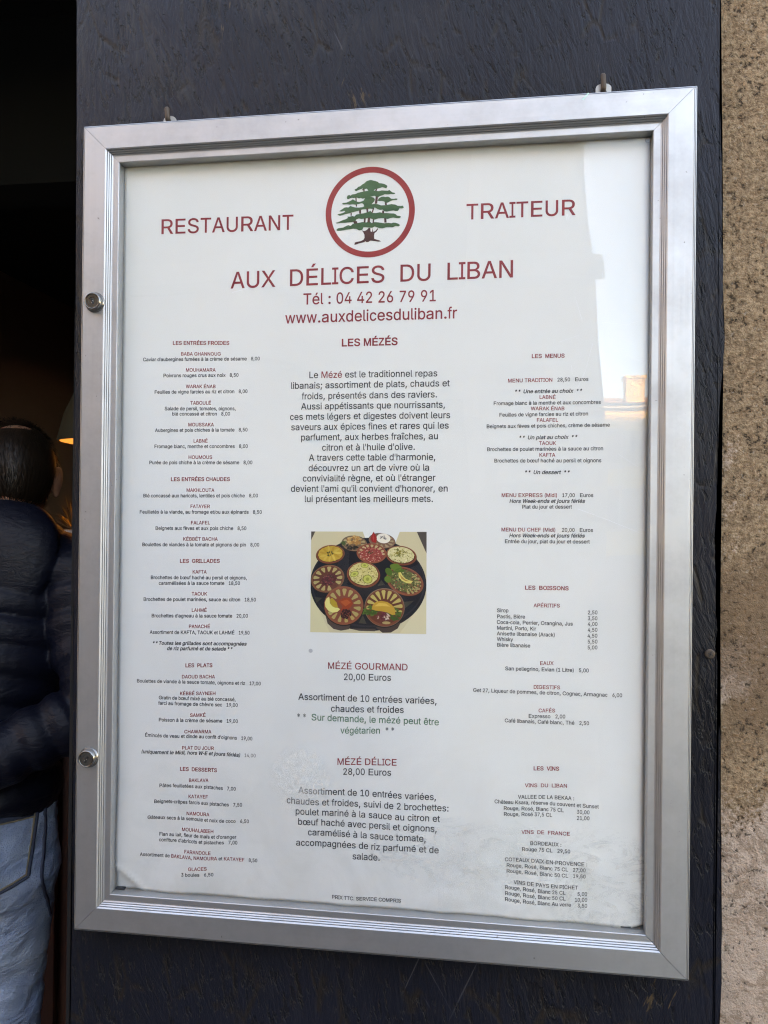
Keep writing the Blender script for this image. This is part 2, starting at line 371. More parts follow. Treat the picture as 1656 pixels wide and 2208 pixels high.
# letter outlines (advance, loops of x,y in 1/1000 em) of a plain sans serif
GLYPHS={
"'":(290,[[110,447,99,716,191,716,181,447]]),
'(':(384,[[125,291,129,371,146,477,172,581,207,677,248,759,332,759,283,643,245,521,221,402,213,291,220,194,242,94,279,-14,332,-135,248,-135,207,-57,174,23,143,131,130,211]]),
')':(384,[[52,-135,107,-12,144,96,165,196,172,291,163,402,140,521,102,643,52,759,136,759,192,640,234,498,257,351,259,291,255,210,241,129,219,48,189,-32,136,-135]]),
'*':(638,[[284,313,289,466,160,383,126,444,262,514,126,584,160,646,289,564,284,716,352,716,346,564,475,646,509,584,374,514,509,444,475,383,346,466,352,313]]),
',':(264,[[53,-168,95,100,193,100,119,-168]]),
'-':(638,[[474,344,474,264,160,264,160,344]]),
'.':(264,[[134,-6,110,-2,89,12,74,33,70,58,74,83,89,103,110,117,134,122,159,117,180,103,194,83,198,58,194,33,180,12,159,-2]]),
'/':(351,[[331,750,100,-108,20,-108,251,750]]),
'0':(638,[[319,-10,263,-3,213,15,169,45,133,87,105,140,84,203,71,275,67,358,71,440,84,512,105,576,134,628,170,670,213,701,263,719,319,726,375,719,425,701,468,670,504,628,533,576,554,512,566,440,570,358,566,275,554,203,533,140,505,87,469,45,425,15,376,-3],[319,70,356,74,389,89,417,113,441,145,460,187,473,236,481,293,484,358,481,423,473,480,460,529,441,571,417,603,389,627,356,642,319,647,282,642,249,627,221,603,197,571,178,529,165,480,157,423,154,358,157,293,165,236,178,187,197,145,221,113,249,89,282,74]]),
'1':(638,[[108,0,108,77,550,77,550,0],[388,716,388,0,299,0,299,631,121,504,121,601,279,716]]),
'2':(638,[[90,0,90,67,397,397,437,460,451,514,444,567,418,608,399,624,369,638,315,647,258,637,215,609,188,566,179,509,92,509,96,555,115,610,137,646,166,675,201,698,241,715,285,724,333,725,377,719,418,705,475,668,501,638,520,603,536,538,534,495,525,456,503,408,454,340,215,85,215,80,548,80,548,0]]),
'3':(638,[[307,-10,259,-6,215,3,173,20,137,42,107,70,84,104,69,142,62,185,154,185,165,144,189,110,224,87,268,73,318,70,369,79,411,99,437,123,458,164,463,213,453,259,428,299,396,324,353,341,299,348,221,348,221,421,405,631,405,636,98,636,98,716,524,716,524,648,297,392,297,407,336,408,388,403,448,381,495,347,522,313,545,261,553,204,545,145,535,118,513,81,461,32,391,1]]),
'4':(638,[[56,148,56,223,347,716,437,716,153,229,581,229,581,148],[396,0,396,447,482,447,482,0]]),
'5':(638,[[311,-10,265,-6,223,5,185,22,152,45,124,74,103,107,90,144,84,184,172,184,179,153,190,132,229,93,285,72,322,70,352,75,380,86,405,102,442,147,460,206,456,272,441,311,418,344,387,369,349,384,307,390,262,385,212,368,180,346,95,356,135,716,516,716,516,636,212,636,188,424,241,454,295,468,359,467,414,452,461,424,507,376,533,325,548,267,550,213,542,164,526,120,493,69,448,29,407,8,361,-5]]),
'6':(638,[[319,-10,256,-2,213,14,176,37,135,79,106,133,94,178,89,228,95,281,118,351,155,419,355,716,453,716,212,368,205,368,220,392,242,413,269,429,302,440,331,442,377,438,444,415,497,372,532,312,547,237,543,173,536,143,518,102,492,66,461,36,423,13,396,2],[319,68,349,71,376,79,421,112,450,161,461,221,450,283,421,331,376,362,319,373,261,363,216,331,186,283,176,223,186,161,216,112,261,79,289,71]]),
'7':(638,[[136,0,455,636,87,636,87,716,550,716,550,631,232,0]]),
'8':(638,[[319,-10,267,-6,219,5,177,23,142,47,112,76,91,110,77,149,73,190,83,255,113,310,159,351,215,372,215,376,178,390,148,413,130,433,111,468,101,507,99,535,103,575,115,611,143,653,193,694,258,719,319,726,378,719,443,694,493,653,521,611,533,575,537,535,533,494,525,469,506,433,489,413,459,390,423,376,423,372,478,351,523,310,553,255,564,190,560,149,546,110,524,76,495,47,459,23,417,5,370,-6],[319,69,383,78,432,104,463,144,474,195,471,224,462,250,430,293,380,321,319,331,256,321,207,293,174,250,165,224,162,195,173,144,204,104,254,78],[319,407,371,416,412,441,440,479,449,529,440,577,413,615,372,639,319,647,265,639,223,615,196,577,187,529,196,479,223,441,266,416]]),
'9':(638,[[318,726,366,721,423,702,461,679,502,637,531,583,543,538,547,488,542,435,518,365,482,297,282,0,184,0,424,348,432,348,417,324,395,303,368,287,335,276,307,274,260,278,193,301,140,344,105,404,91,463,94,543,101,573,119,614,145,650,176,680,214,703,241,714],[318,648,262,637,216,604,187,555,176,495,187,434,216,385,262,354,318,343,375,353,421,385,451,433,461,493,451,555,421,604,376,637,348,645]]),
':':(264,[[134,-6,110,-2,89,12,74,33,70,58,74,83,89,103,110,117,134,122,159,117,180,103,194,83,198,58,194,33,180,12,159,-2],[134,381,110,386,89,400,74,420,70,445,74,470,89,491,110,505,134,509,159,505,180,491,194,470,198,445,194,420,180,400,159,386]]),
';':(264,[[53,-168,95,100,193,100,119,-168],[146,381,121,386,100,400,86,420,81,445,86,470,100,491,121,505,146,509,170,505,191,491,205,470,210,445,205,420,191,400,170,386]]),
'A':(675,[[23,0,284,716,389,716,652,0,556,0,389,470,327,673,334,673,345,673,300,522,120,0],[155,200,155,280,520,280,520,200]]),
'B':(642,[[85,0,85,716,357,716,422,706,463,691,506,661,536,622,554,577,560,515,551,466,531,430,501,402,443,375,443,369,486,359,519,340,548,312,571,276,585,231,588,178,582,140,563,94,540,64,510,39,471,19,424,6,347,0],[175,80,383,82,430,93,454,105,480,129,498,169,498,219,482,259,446,297,393,320,349,325,175,325],[175,402,354,403,389,410,420,425,455,459,470,497,471,547,454,586,421,618,385,631,338,636,175,636]]),
'C':(718,[[376,-10,310,-3,249,16,194,47,147,89,109,142,80,205,63,277,57,358,63,438,80,510,109,573,147,626,194,669,249,700,310,719,376,726,429,722,479,710,525,690,566,663,601,629,630,589,652,542,666,490,575,490,553,548,509,598,460,626,394,641,329,637,272,616,222,579,184,527,163,479,150,422,146,335,153,274,169,220,193,174,223,136,259,107,300,87,344,77,394,75,444,84,489,104,528,135,557,176,575,226,666,226,652,174,631,128,602,87,566,53,525,26,479,6,429,-6]]),
'D':(707,[[308,0,135,0,135,80,302,80,364,85,432,106,487,143,526,195,540,226,555,279,561,381,551,458,534,507,509,550,476,584,450,603,404,623,351,634,131,636,131,716,368,713,436,699,477,683,531,650,575,605,610,550,634,486,649,387,644,280,627,209,610,167,588,129,561,96,529,67,474,33,409,11],[175,716,175,0,85,0,85,716]]),
'E':(589,[[85,0,85,716,524,716,524,636,175,636,175,402,500,402,500,322,175,322,175,80,528,80,528,0]]),
'F':(577,[[85,0,85,716,519,716,519,636,175,636,175,392,487,392,487,311,175,311,175,0]]),
'G':(732,[[378,-10,310,-3,248,16,193,47,146,90,108,143,80,206,62,277,57,358,62,438,80,510,108,573,146,626,192,669,247,700,307,719,373,726,428,721,479,709,526,688,568,660,603,626,632,586,654,541,667,491,574,491,549,546,519,585,481,615,436,634,383,641,327,637,284,623,245,600,202,556,176,512,157,461,147,401,148,314,158,255,176,204,212,148,259,108,301,87,330,79,408,76,473,94,526,131,558,173,577,225,584,285,611,280,398,280,398,360,673,360,672,260,663,199,644,145,614,97,576,58,513,18,440,-5]]),
'H':(728,[[85,0,85,716,175,716,175,407,458,407,552,407,552,716,643,716,643,0,552,0,552,326,505,326,175,326,175,0]]),
'I':(423,[[44,0,44,80,166,80,166,219,166,636,44,636,44,716,379,716,379,636,257,636,257,80,379,80,379,0]]),
'J':(558,[[260,-10,215,-6,156,12,122,33,92,61,70,95,55,134,48,180,47,243,137,243,138,189,146,147,163,114,199,84,234,72,287,72,321,84,349,105,369,135,382,189,383,716,473,716,473,205,465,134,440,77,399,33,346,4,305,-6]]),
'K':(657,[[147,205,147,304,252,434,512,716,631,716,325,388,321,389],[85,0,85,716,175,716,175,0],[524,0,264,365,321,435,631,0]]),
'L':(553,[[85,0,85,716,175,716,175,80,508,80,508,0]]),
'M':(884,[[85,0,85,716,213,716,393,255,453,69,432,69,481,223,670,716,799,716,799,0,710,0,710,474,714,643,718,643,722,643,714,618,658,453,481,0,403,0,234,423,158,643,167,643,169,570,172,0]]),
'N':(737,[[85,0,85,716,192,716,507,219,582,77,570,75,562,229,561,716,652,716,652,0,544,0,240,481,151,636,168,639,176,420,176,0]]),
'O':(751,[[376,-10,309,-3,249,16,194,47,147,89,109,142,80,205,63,277,57,358,63,438,80,510,109,573,147,626,194,669,249,700,309,719,376,726,442,719,503,700,557,669,604,626,642,573,671,510,688,438,694,358,688,277,671,205,642,142,604,89,557,47,503,16,442,-3],[376,74,422,79,465,93,505,116,539,147,567,187,588,236,601,293,605,358,601,423,588,480,567,529,539,569,505,600,465,623,422,637,376,642,329,637,286,623,247,600,212,568,184,528,163,479,150,422,146,358,150,293,163,236,184,188,212,147,247,116,286,93,329,79]]),
'P':(626,[[85,0,85,716,371,714,423,704,468,686,515,651,533,629,555,592,574,521,571,443,549,374,515,327,481,300,454,285,389,266,331,261,154,261,154,341,354,342,399,352,434,371,464,405,483,459,483,520,464,573,448,595,426,612,378,631,340,636,175,636,175,0]]),
'R':(632,[[85,0,85,716,372,714,424,705,482,680,526,644,542,622,561,584,576,511,569,435,542,370,505,329,455,299,390,282,136,278,136,359,342,359,400,368,435,385,461,408,477,439,485,475,484,526,473,562,449,598,419,619,390,629,355,635,175,636,175,0],[497,0,324,322,426,322,602,0]]),
'S':(629,[[315,-12,259,-9,209,2,166,20,128,44,98,73,76,109,61,148,54,192,147,192,159,146,186,111,225,86,283,71,350,71,402,85,445,109,474,144,485,178,485,212,476,240,451,267,391,298,237,343,163,376,110,419,92,445,80,474,73,524,78,568,91,607,123,652,155,679,208,706,269,722,320,726,371,722,417,711,458,694,494,671,523,642,545,609,559,572,564,532,475,532,460,580,425,616,402,629,362,641,294,644,235,630,204,612,186,595,169,568,163,545,163,511,171,488,196,459,231,437,284,417,430,374,505,334,539,302,560,269,572,230,575,195,570,153,557,114,536,78,506,47,469,22,424,3,373,-9]]),
'T':(631,[[45,636,45,716,587,716,587,636,361,636,361,0,271,0,271,636]]),
'U':(728,[[364,-12,285,-3,250,7,201,30,149,73,119,112,104,142,89,191,85,225,85,716,175,716,175,251,178,214,188,180,218,131,253,102,310,78,364,73,419,78,465,96,503,123,535,169,547,202,552,238,553,716,643,716,643,225,635,174,624,142,609,112,579,73,527,30,479,7,443,-3]]),
'V':(675,[[287,0,23,716,119,716,281,260,349,43,330,43,360,145,556,716,652,716,391,0]]),
'W':(966,[[218,0,23,716,116,716,239,241,277,56,266,56,293,187,431,716,534,716,661,232,700,56,687,56,712,178,849,716,942,716,746,0,641,0,512,477,473,668,492,668,466,530,324,0]]),
'X':(667,[[25,0,306,400,306,333,41,716,147,716,287,508,341,411,327,411,368,485,526,716,628,716,364,336,364,404,642,0,537,0,374,238,324,325,329,325,344,325,308,260,129,0]]),
'Y':(664,[[286,0,286,293,23,716,128,716,313,411,351,324,338,324,315,324,349,403,536,716,641,716,377,293,377,0]]),
'Z':(617,[[59,0,59,65,431,606,480,669,490,640,57,636,57,716,558,716,558,650,195,122,137,47,127,76,562,80,562,0]]),
'a':(548,[[225,-12,177,-7,133,7,104,24,73,54,52,92,44,127,44,174,53,211,65,234,88,258,141,286,195,300,343,321,373,331,384,342,388,354,381,405,364,433,344,450,309,463,275,466,232,461,191,444,161,419,141,385,58,410,74,443,94,471,119,494,156,517,198,531,241,539,280,541,328,536,378,520,417,496,448,460,466,420,474,354,474,0,389,0,389,73,383,73,355,35,318,9,277,-7],[240,64,284,69,312,78,336,93,361,117,375,139,385,170,388,267,347,252,196,225,165,212,142,191,133,175,129,148,133,122,143,102,160,85,183,74]]),
'b':(597,[[323,-12,278,-7,235,10,198,39,166,83,158,83,158,0,74,0,74,716,160,716,160,449,166,449,208,502,249,528,310,541,370,536,427,515,476,478,513,427,533,379,547,306,547,225,538,169,513,104,476,52,428,15,386,-3],[310,66,345,70,375,81,402,99,423,123,440,153,452,188,462,267,452,345,440,378,423,408,402,431,376,450,345,461,310,464,275,461,245,450,219,433,197,409,180,381,168,347,159,267,168,185,181,151,198,122,219,98,245,80,276,69]]),
'c':(557,[[292,-12,240,-7,193,8,151,32,116,65,87,105,65,152,52,205,48,264,52,324,65,377,87,425,116,465,151,497,193,522,240,536,292,541,366,531,429,501,456,479,478,453,496,423,509,390,426,369,412,403,388,431,357,451,323,461,266,462,233,453,213,443,188,422,168,395,153,364,140,316,136,277,138,225,149,177,162,144,188,108,213,86,255,69,292,65,336,71,377,90,407,120,428,165,511,144,498,110,480,79,431,30,367,-1]]),
'd':(597,[[275,-12,227,-7,170,15,122,52,84,104,59,169,50,225,50,306,64,379,85,427,122,478,170,515,227,536,288,541,348,528,389,502,431,449,437,449,437,716,523,716,523,0,440,0,440,83,432,83,399,39,363,10,320,-7],[288,66,322,69,352,80,378,98,400,122,417,151,429,185,439,267,429,347,417,381,400,409,379,433,353,450,322,461,288,464,252,461,221,450,195,431,174,408,157,378,145,345,136,267,145,188,157,153,174,123,196,99,222,81,253,70]]),
'e':(568,[[298,-12,243,-7,210,2,165,23,126,53,95,90,71,135,56,186,49,243,50,303,60,358,78,408,104,451,136,486,176,514,221,532,271,541,321,539,374,526,414,507,449,480,479,443,503,397,515,355,522,291,522,238,105,238,105,311,476,311,436,284,429,346,410,397,377,436,333,459,289,465,244,459,206,441,169,406,149,370,138,329,136,221,143,183,155,149,173,121,195,99,222,81,253,70,315,65,357,74,387,90,415,118,430,148,514,128,486,72,438,27,375,-2]]),
'f':(357,[[321,534,321,460,9,460,9,534],[113,0,113,607,119,649,130,676,146,698,166,716,199,734,235,744,264,746,333,736,342,733,320,659,282,667,240,662,217,647,204,623,199,589,199,0]]),
'g':(598,[[291,-212,223,-206,158,-183,109,-148,71,-98,143,-57,180,-102,233,-130,270,-136,307,-136,350,-129,375,-119,415,-88,432,-53,438,-8,438,96,431,96,403,58,376,34,347,19,309,9,258,7,213,14,172,30,134,55,103,87,85,113,65,158,55,192,49,289,55,346,65,381,85,428,112,467,158,507,199,528,228,536,276,541,340,532,390,502,433,449,441,449,441,534,524,534,524,-12,516,-76,507,-103,485,-137,434,-179,368,-204],[288,83,323,86,353,96,379,112,401,133,418,160,430,192,440,271,430,349,418,382,401,410,380,433,354,450,323,461,288,464,253,461,222,450,196,432,174,408,157,380,145,347,136,271,145,195,158,162,175,135,196,113,223,96,253,86]]),
'h':(577,[[160,319,160,0,74,0,74,716,160,716,160,405,144,405,165,454,193,491,226,517,263,533,305,541,359,538,405,524,444,499,467,473,485,440,501,371,503,0,417,0,416,346,404,398,376,437,346,455,309,463,268,461,226,447,199,426,178,398,164,362]]),
'i':(235,[[74,0,74,534,160,534,160,0],[118,623,95,627,76,640,63,658,58,680,63,702,76,721,95,733,118,737,141,733,160,721,173,702,178,680,173,658,160,640,141,627]]),
'j':(235,[[74,534,160,534,158,-77,138,-136,107,-171,82,-186,52,-196,-14,-201,-14,-122,20,-121,47,-110,64,-90,73,-59],[117,623,94,627,75,640,62,658,58,680,62,702,75,721,94,733,117,737,140,733,160,721,173,702,177,680,173,658,160,640,140,627]]),
'k':(536,[[155,192,155,298,170,298,400,534,507,534,259,281,249,281],[74,0,74,716,160,716,160,0],[414,0,208,261,269,322,524,0]]),
'l':(266,[[196,-3,142,5,112,21,91,46,76,91,74,716,160,716,161,115,167,92,179,79,199,73,239,76,254,4]]),
'm':(858,[[74,0,74,534,158,534,158,416,151,416,170,463,199,500,242,529,291,543,350,538,395,516,421,488,440,455,452,415,440,415,458,460,488,497,527,523,574,540,626,543,670,536,718,512,749,481,775,429,783,374,784,0,698,0,698,357,693,396,679,426,657,446,620,462,589,465,548,459,514,442,490,415,475,380,472,348,472,0,386,0,384,387,374,415,348,444,322,458,281,465,243,459,209,442,182,414,164,375,160,335,160,0]]),
'n':(577,[[160,319,160,0,74,0,74,534,157,534,158,405,144,405,165,454,193,491,226,517,263,533,305,541,359,538,405,524,443,499,467,473,485,440,501,371,503,0,417,0,416,346,404,398,376,437,346,455,309,463,268,461,226,447,199,426,178,398,164,362]]),
'o':(584,[[292,-12,240,-7,193,8,151,32,116,65,87,105,65,152,52,205,48,264,52,324,65,377,87,425,116,465,151,497,193,522,240,536,292,541,344,536,392,522,434,497,469,465,498,425,519,377,532,324,536,264,532,205,519,152,498,105,469,65,434,32,392,8,344,-7],[292,65,352,76,380,93,404,116,423,144,436,177,445,213,449,264,447,303,436,352,423,385,404,413,380,437,352,453,292,464,233,453,204,437,181,413,162,385,149,352,138,303,136,264,140,213,149,177,162,144,181,116,204,93,233,76]]),
'p':(597,[[74,-201,74,534,158,534,158,449,166,449,193,487,214,507,241,525,267,535,339,541,370,536,414,522,465,489,496,454,520,412,538,362,547,306,547,225,538,169,521,119,496,76,453,32,400,2,355,-9,300,-10,251,1,209,28,166,83,160,83,160,-201],[310,66,345,70,375,81,402,99,423,123,440,153,452,188,462,267,452,345,440,378,423,408,402,431,376,450,345,461,310,464,275,461,245,450,219,433,197,409,180,381,168,347,159,267,168,185,181,151,198,122,219,98,245,80,276,69]]),
'q':(597,[[523,-201,437,-201,437,83,431,83,388,28,347,1,298,-10,242,-9,197,2,144,32,102,76,77,119,59,169,50,225,50,306,59,362,77,412,102,454,133,489,184,522,212,533,259,541,330,535,356,525,384,507,404,487,432,449,440,449,440,534,523,534],[288,66,322,69,352,80,378,98,400,122,417,151,429,185,439,267,429,347,417,381,400,409,379,433,353,450,322,461,288,464,252,461,221,450,195,431,174,408,157,378,145,345,136,267,145,188,157,153,174,123,196,99,222,81,253,70]]),
'r':(365,[[74,0,74,534,157,534,157,452,162,452,190,496,234,528,277,540,343,540,343,454,282,458,239,450,197,424,173,392,160,343,160,0]]),
's':(514,[[256,-12,180,-2,119,25,94,46,74,70,59,99,50,133,132,150,148,112,167,90,201,72,243,64,282,65,316,73,344,88,369,114,377,136,376,158,366,181,352,195,317,213,192,244,134,268,93,302,80,323,68,359,66,397,72,429,86,458,113,491,151,516,185,530,222,538,277,541,337,532,393,504,432,462,456,408,377,390,359,426,327,455,288,467,241,467,201,456,165,428,153,398,158,363,174,342,202,326,357,285,411,258,431,241,452,211,464,176,466,138,460,105,446,76,425,49,398,27,366,9,328,-3]]),
't':(320,[[287,534,287,460,9,460,9,534],[91,663,177,663,179,114,191,86,211,74,242,70,284,75,300,2,297,1,262,-5,220,-5,163,8,121,39,97,86,91,131]]),
'u':(577,[[257,-7,194,2,152,21,110,61,87,107,74,179,74,534,160,534,160,203,165,160,178,125,211,90,243,76,282,71,327,77,358,92,384,114,403,145,416,203,417,534,503,534,503,0,420,0,420,129,432,129,419,95,402,66,373,32,326,5,299,-3]]),
'v':(548,[[229,0,25,534,119,534,241,194,289,29,259,29,307,194,429,534,523,534,319,0]]),
'w':(798,[[194,0,32,534,123,534,205,236,247,58,232,58,250,143,355,534,445,534,526,234,566,58,551,58,566,127,676,534,766,534,605,0,518,0,446,251,389,475,409,475,362,288,280,0]]),
'x':(533,[[29,0,241,307,241,241,40,534,141,534,292,290,247,290,310,401,396,534,495,534,294,237,294,301,504,0,404,0,301,157,243,256,249,256,288,256,226,148,129,0]]),
'y':(548,[[67,-195,86,-121,141,-126,175,-112,202,-75,229,-2,25,534,119,534,241,194,289,29,259,29,307,194,430,534,523,534,287,-82,264,-128,230,-169,181,-197,123,-204]]),
'z':(535,[[59,0,59,64,358,450,358,455,67,455,67,534,468,534,468,466,177,85,177,79,477,79,477,0]]),
'É':(589,[[85,0,85,716,524,716,524,636,175,636,175,402,500,402,500,322,175,322,175,80,528,80,528,0],[269,786,336,927,432,927,339,786]]),
'à':(548,[[225,-12,177,-7,133,7,104,24,73,54,52,92,44,127,44,174,53,211,65,234,88,258,141,286,195,300,343,321,373,331,384,342,388,354,381,405,364,433,344,450,309,463,275,466,232,461,191,444,161,419,141,385,58,410,74,443,94,471,119,494,156,517,198,531,241,539,280,541,328,536,378,520,417,496,448,460,466,420,474,354,474,0,389,0,389,73,383,73,355,35,318,9,277,-7],[240,64,284,69,312,78,336,93,361,117,375,139,385,170,388,267,347,252,196,225,165,212,142,191,133,175,129,148,133,122,143,102,160,85,183,74],[233,604,140,745,236,745,303,604]]),
'â':(548,[[225,-12,177,-7,133,7,104,24,73,54,52,92,44,127,44,174,53,211,65,234,88,258,141,286,195,300,343,321,373,331,384,342,388,354,381,405,364,433,344,450,309,463,275,466,232,461,191,444,161,419,141,385,58,410,74,443,94,471,119,494,156,517,198,531,241,539,280,541,328,536,378,520,417,496,448,460,466,420,474,354,474,0,389,0,389,73,383,73,355,35,318,9,277,-7],[240,64,284,69,312,78,336,93,361,117,375,139,385,170,388,267,347,252,196,225,165,212,142,191,133,175,129,148,133,122,143,102,160,85,183,74],[197,613,112,613,112,617,225,745,307,745,420,617,420,613,334,613,266,697]]),
'è':(568,[[298,-12,243,-7,210,2,165,23,126,53,95,90,71,135,56,186,49,243,50,303,60,358,78,408,104,451,136,486,176,514,221,532,271,541,321,539,374,526,414,507,449,480,479,443,503,397,515,355,522,291,522,238,105,238,105,311,476,311,436,284,429,346,410,397,377,436,333,459,289,465,244,459,206,441,169,406,149,370,138,329,136,221,143,183,155,149,173,121,195,99,222,81,253,70,315,65,357,74,387,90,415,118,430,148,514,128,486,72,438,27,375,-2],[253,604,160,745,256,745,323,604]]),
'é':(568,[[298,-12,243,-7,210,2,165,23,126,53,95,90,71,135,56,186,49,243,50,303,60,358,78,408,104,451,136,486,176,514,221,532,271,541,321,539,374,526,414,507,449,480,479,443,503,397,515,355,522,291,522,238,105,238,105,311,476,311,436,284,429,346,410,397,377,436,333,459,289,465,244,459,206,441,169,406,149,370,138,329,136,221,143,183,155,149,173,121,195,99,222,81,253,70,315,65,357,74,387,90,415,118,430,148,514,128,486,72,438,27,375,-2],[249,604,316,745,412,745,320,604]]),
'ê':(568,[[298,-12,243,-7,210,2,165,23,126,53,95,90,71,135,56,186,49,243,50,303,60,358,78,408,104,451,136,486,176,514,221,532,271,541,321,539,374,526,414,507,449,480,479,443,503,397,515,355,522,291,522,238,105,238,105,311,476,311,436,284,429,346,410,397,377,436,333,459,289,465,244,459,206,441,169,406,149,370,138,329,136,221,143,183,155,149,173,121,195,99,222,81,253,70,315,65,357,74,387,90,415,118,430,148,514,128,486,72,438,27,375,-2],[218,613,133,613,133,617,246,745,328,745,441,617,441,613,355,613,287,697]]),
'î':(235,[[74,0,74,534,160,534,160,0],[48,613,-37,613,-37,617,76,745,158,745,272,617,272,613,185,613,117,697]]),
'ï':(235,[[74,0,74,534,160,534,160,0],[219,623,197,627,179,640,166,658,162,680,166,702,179,720,197,733,219,737,241,733,259,720,272,702,276,680,272,658,259,640,241,627],[17,623,-5,627,-24,640,-36,658,-40,680,-36,702,-24,720,-5,733,17,737,39,733,57,720,69,702,74,680,69,658,57,640,39,627]]),
'ù':(577,[[257,-7,194,2,152,21,110,61,87,107,74,179,74,534,160,534,160,203,165,160,178,125,211,90,243,76,282,71,327,77,358,92,384,114,403,145,416,203,417,534,503,534,503,0,420,0,420,129,432,129,419,95,402,66,373,32,326,5,299,-3],[254,604,161,745,258,745,325,604]]),
'œ':(976,[[292,-12,240,-7,193,8,151,32,116,65,87,105,65,152,52,205,48,264,52,324,65,377,87,425,116,465,151,497,193,522,240,536,292,541,344,536,392,522,434,497,469,465,498,425,519,377,532,324,536,264,532,205,519,152,498,105,469,65,434,32,392,8,344,-7],[292,65,352,76,380,93,404,116,423,144,436,177,445,213,449,264,447,303,436,352,423,385,404,413,380,437,352,453,292,464,233,453,204,437,181,413,162,385,149,352,138,303,136,264,140,213,149,177,162,144,181,116,204,93,233,76],[706,-12,651,-7,617,2,572,23,534,53,503,90,479,135,463,186,456,243,457,303,467,358,485,408,511,451,544,486,583,514,628,532,678,541,729,539,782,526,821,507,857,480,887,443,910,397,922,355,930,291,930,238,513,238,513,311,883,311,843,284,837,346,817,397,785,436,741,459,696,465,651,459,613,441,577,406,557,370,545,329,544,221,551,183,563,149,581,121,603,99,630,81,660,70,722,65,765,74,794,90,822,118,838,148,921,128,893,72,846,27,782,-2]]),
'’':(249,[[73,448,115,716,212,716,138,448]]),
}
ADV_R={',': 278, ' ': 278, "'": 191, '(': 333, ')': 333, '*': 389, '-': 333, '.': 278, '/': 278, ':': 278, ';': 278, 'A': 667, 'B': 667, 'C': 722, 'D': 722, 'E': 667, 'F': 611, 'G': 778, 'H': 722, 'I': 278, 'J': 500, 'K': 667, 'L': 556, 'M': 833, 'N': 722, 'O': 778, 'P': 667, 'Q': 778, 'R': 722, 'S': 667, 'T': 611, 'U': 722, 'V': 667, 'W': 944, 'X': 667, 'Y': 667, 'Z': 611, 'a': 556, 'b': 556, 'c': 500, 'd': 556, 'e': 556, 'f': 278, 'g': 556, 'h': 556, 'i': 222, 'j': 222, 'k': 500, 'l': 222, 'm': 833, 'n': 556, 'o': 556, 'p': 556, 'q': 556, 'r': 333, 's': 500, 't': 278, 'u': 556, 'v': 500, 'w': 722, 'x': 500, 'y': 500, 'z': 500, 'œ': 944, 'É': 667, 'é': 556, 'è': 556, 'ê': 556, 'à': 556, 'â': 556, 'î': 278, 'ï': 278, 'ù': 556, '’': 222, '0': 556, '1': 556, '2': 556, '3': 556, '4': 556, '5': 556, '6': 556, '7': 556, '8': 556, '9': 556}
ADV_B={',': 278, ' ': 278, "'": 238, '(': 333, ')': 333, '*': 389, '-': 333, '.': 278, '/': 278, ':': 333, ';': 333, 'A': 722, 'B': 722, 'C': 722, 'D': 722, 'E': 667, 'F': 611, 'G': 778, 'H': 722, 'I': 278, 'J': 556, 'K': 722, 'L': 611, 'M': 833, 'N': 722, 'O': 778, 'P': 667, 'Q': 778, 'R': 722, 'S': 667, 'T': 611, 'U': 722, 'V': 667, 'W': 944, 'X': 667, 'Y': 667, 'Z': 611, 'a': 556, 'b': 611, 'c': 556, 'd': 611, 'e': 556, 'f': 333, 'g': 611, 'h': 611, 'i': 278, 'j': 278, 'k': 556, 'l': 278, 'm': 889, 'n': 611, 'o': 611, 'p': 611, 'q': 611, 'r': 389, 's': 556, 't': 333, 'u': 611, 'v': 556, 'w': 778, 'x': 556, 'y': 556, 'z': 500, 'œ': 944, 'É': 667, 'é': 556, 'è': 556, 'ê': 556, 'à': 556, 'â': 556, 'î': 278, 'ï': 278, 'ù': 611, '’': 278, '0': 556, '1': 556, '2': 556, '3': 556, '4': 556, '5': 556, '6': 556, '7': 556, '8': 556, '9': 556}
TYPE_SIZE={'T1': 0.016116, 'T2': 0.017818, 'T3': 0.011798, 'MB': 0.007752, 'm': 0.006883, 'M': 0.006905, 'g': 0.006907, 'k': 0.003785, 'hb': 0.003982, 'r': 0.003695, 'i': 0.003777}
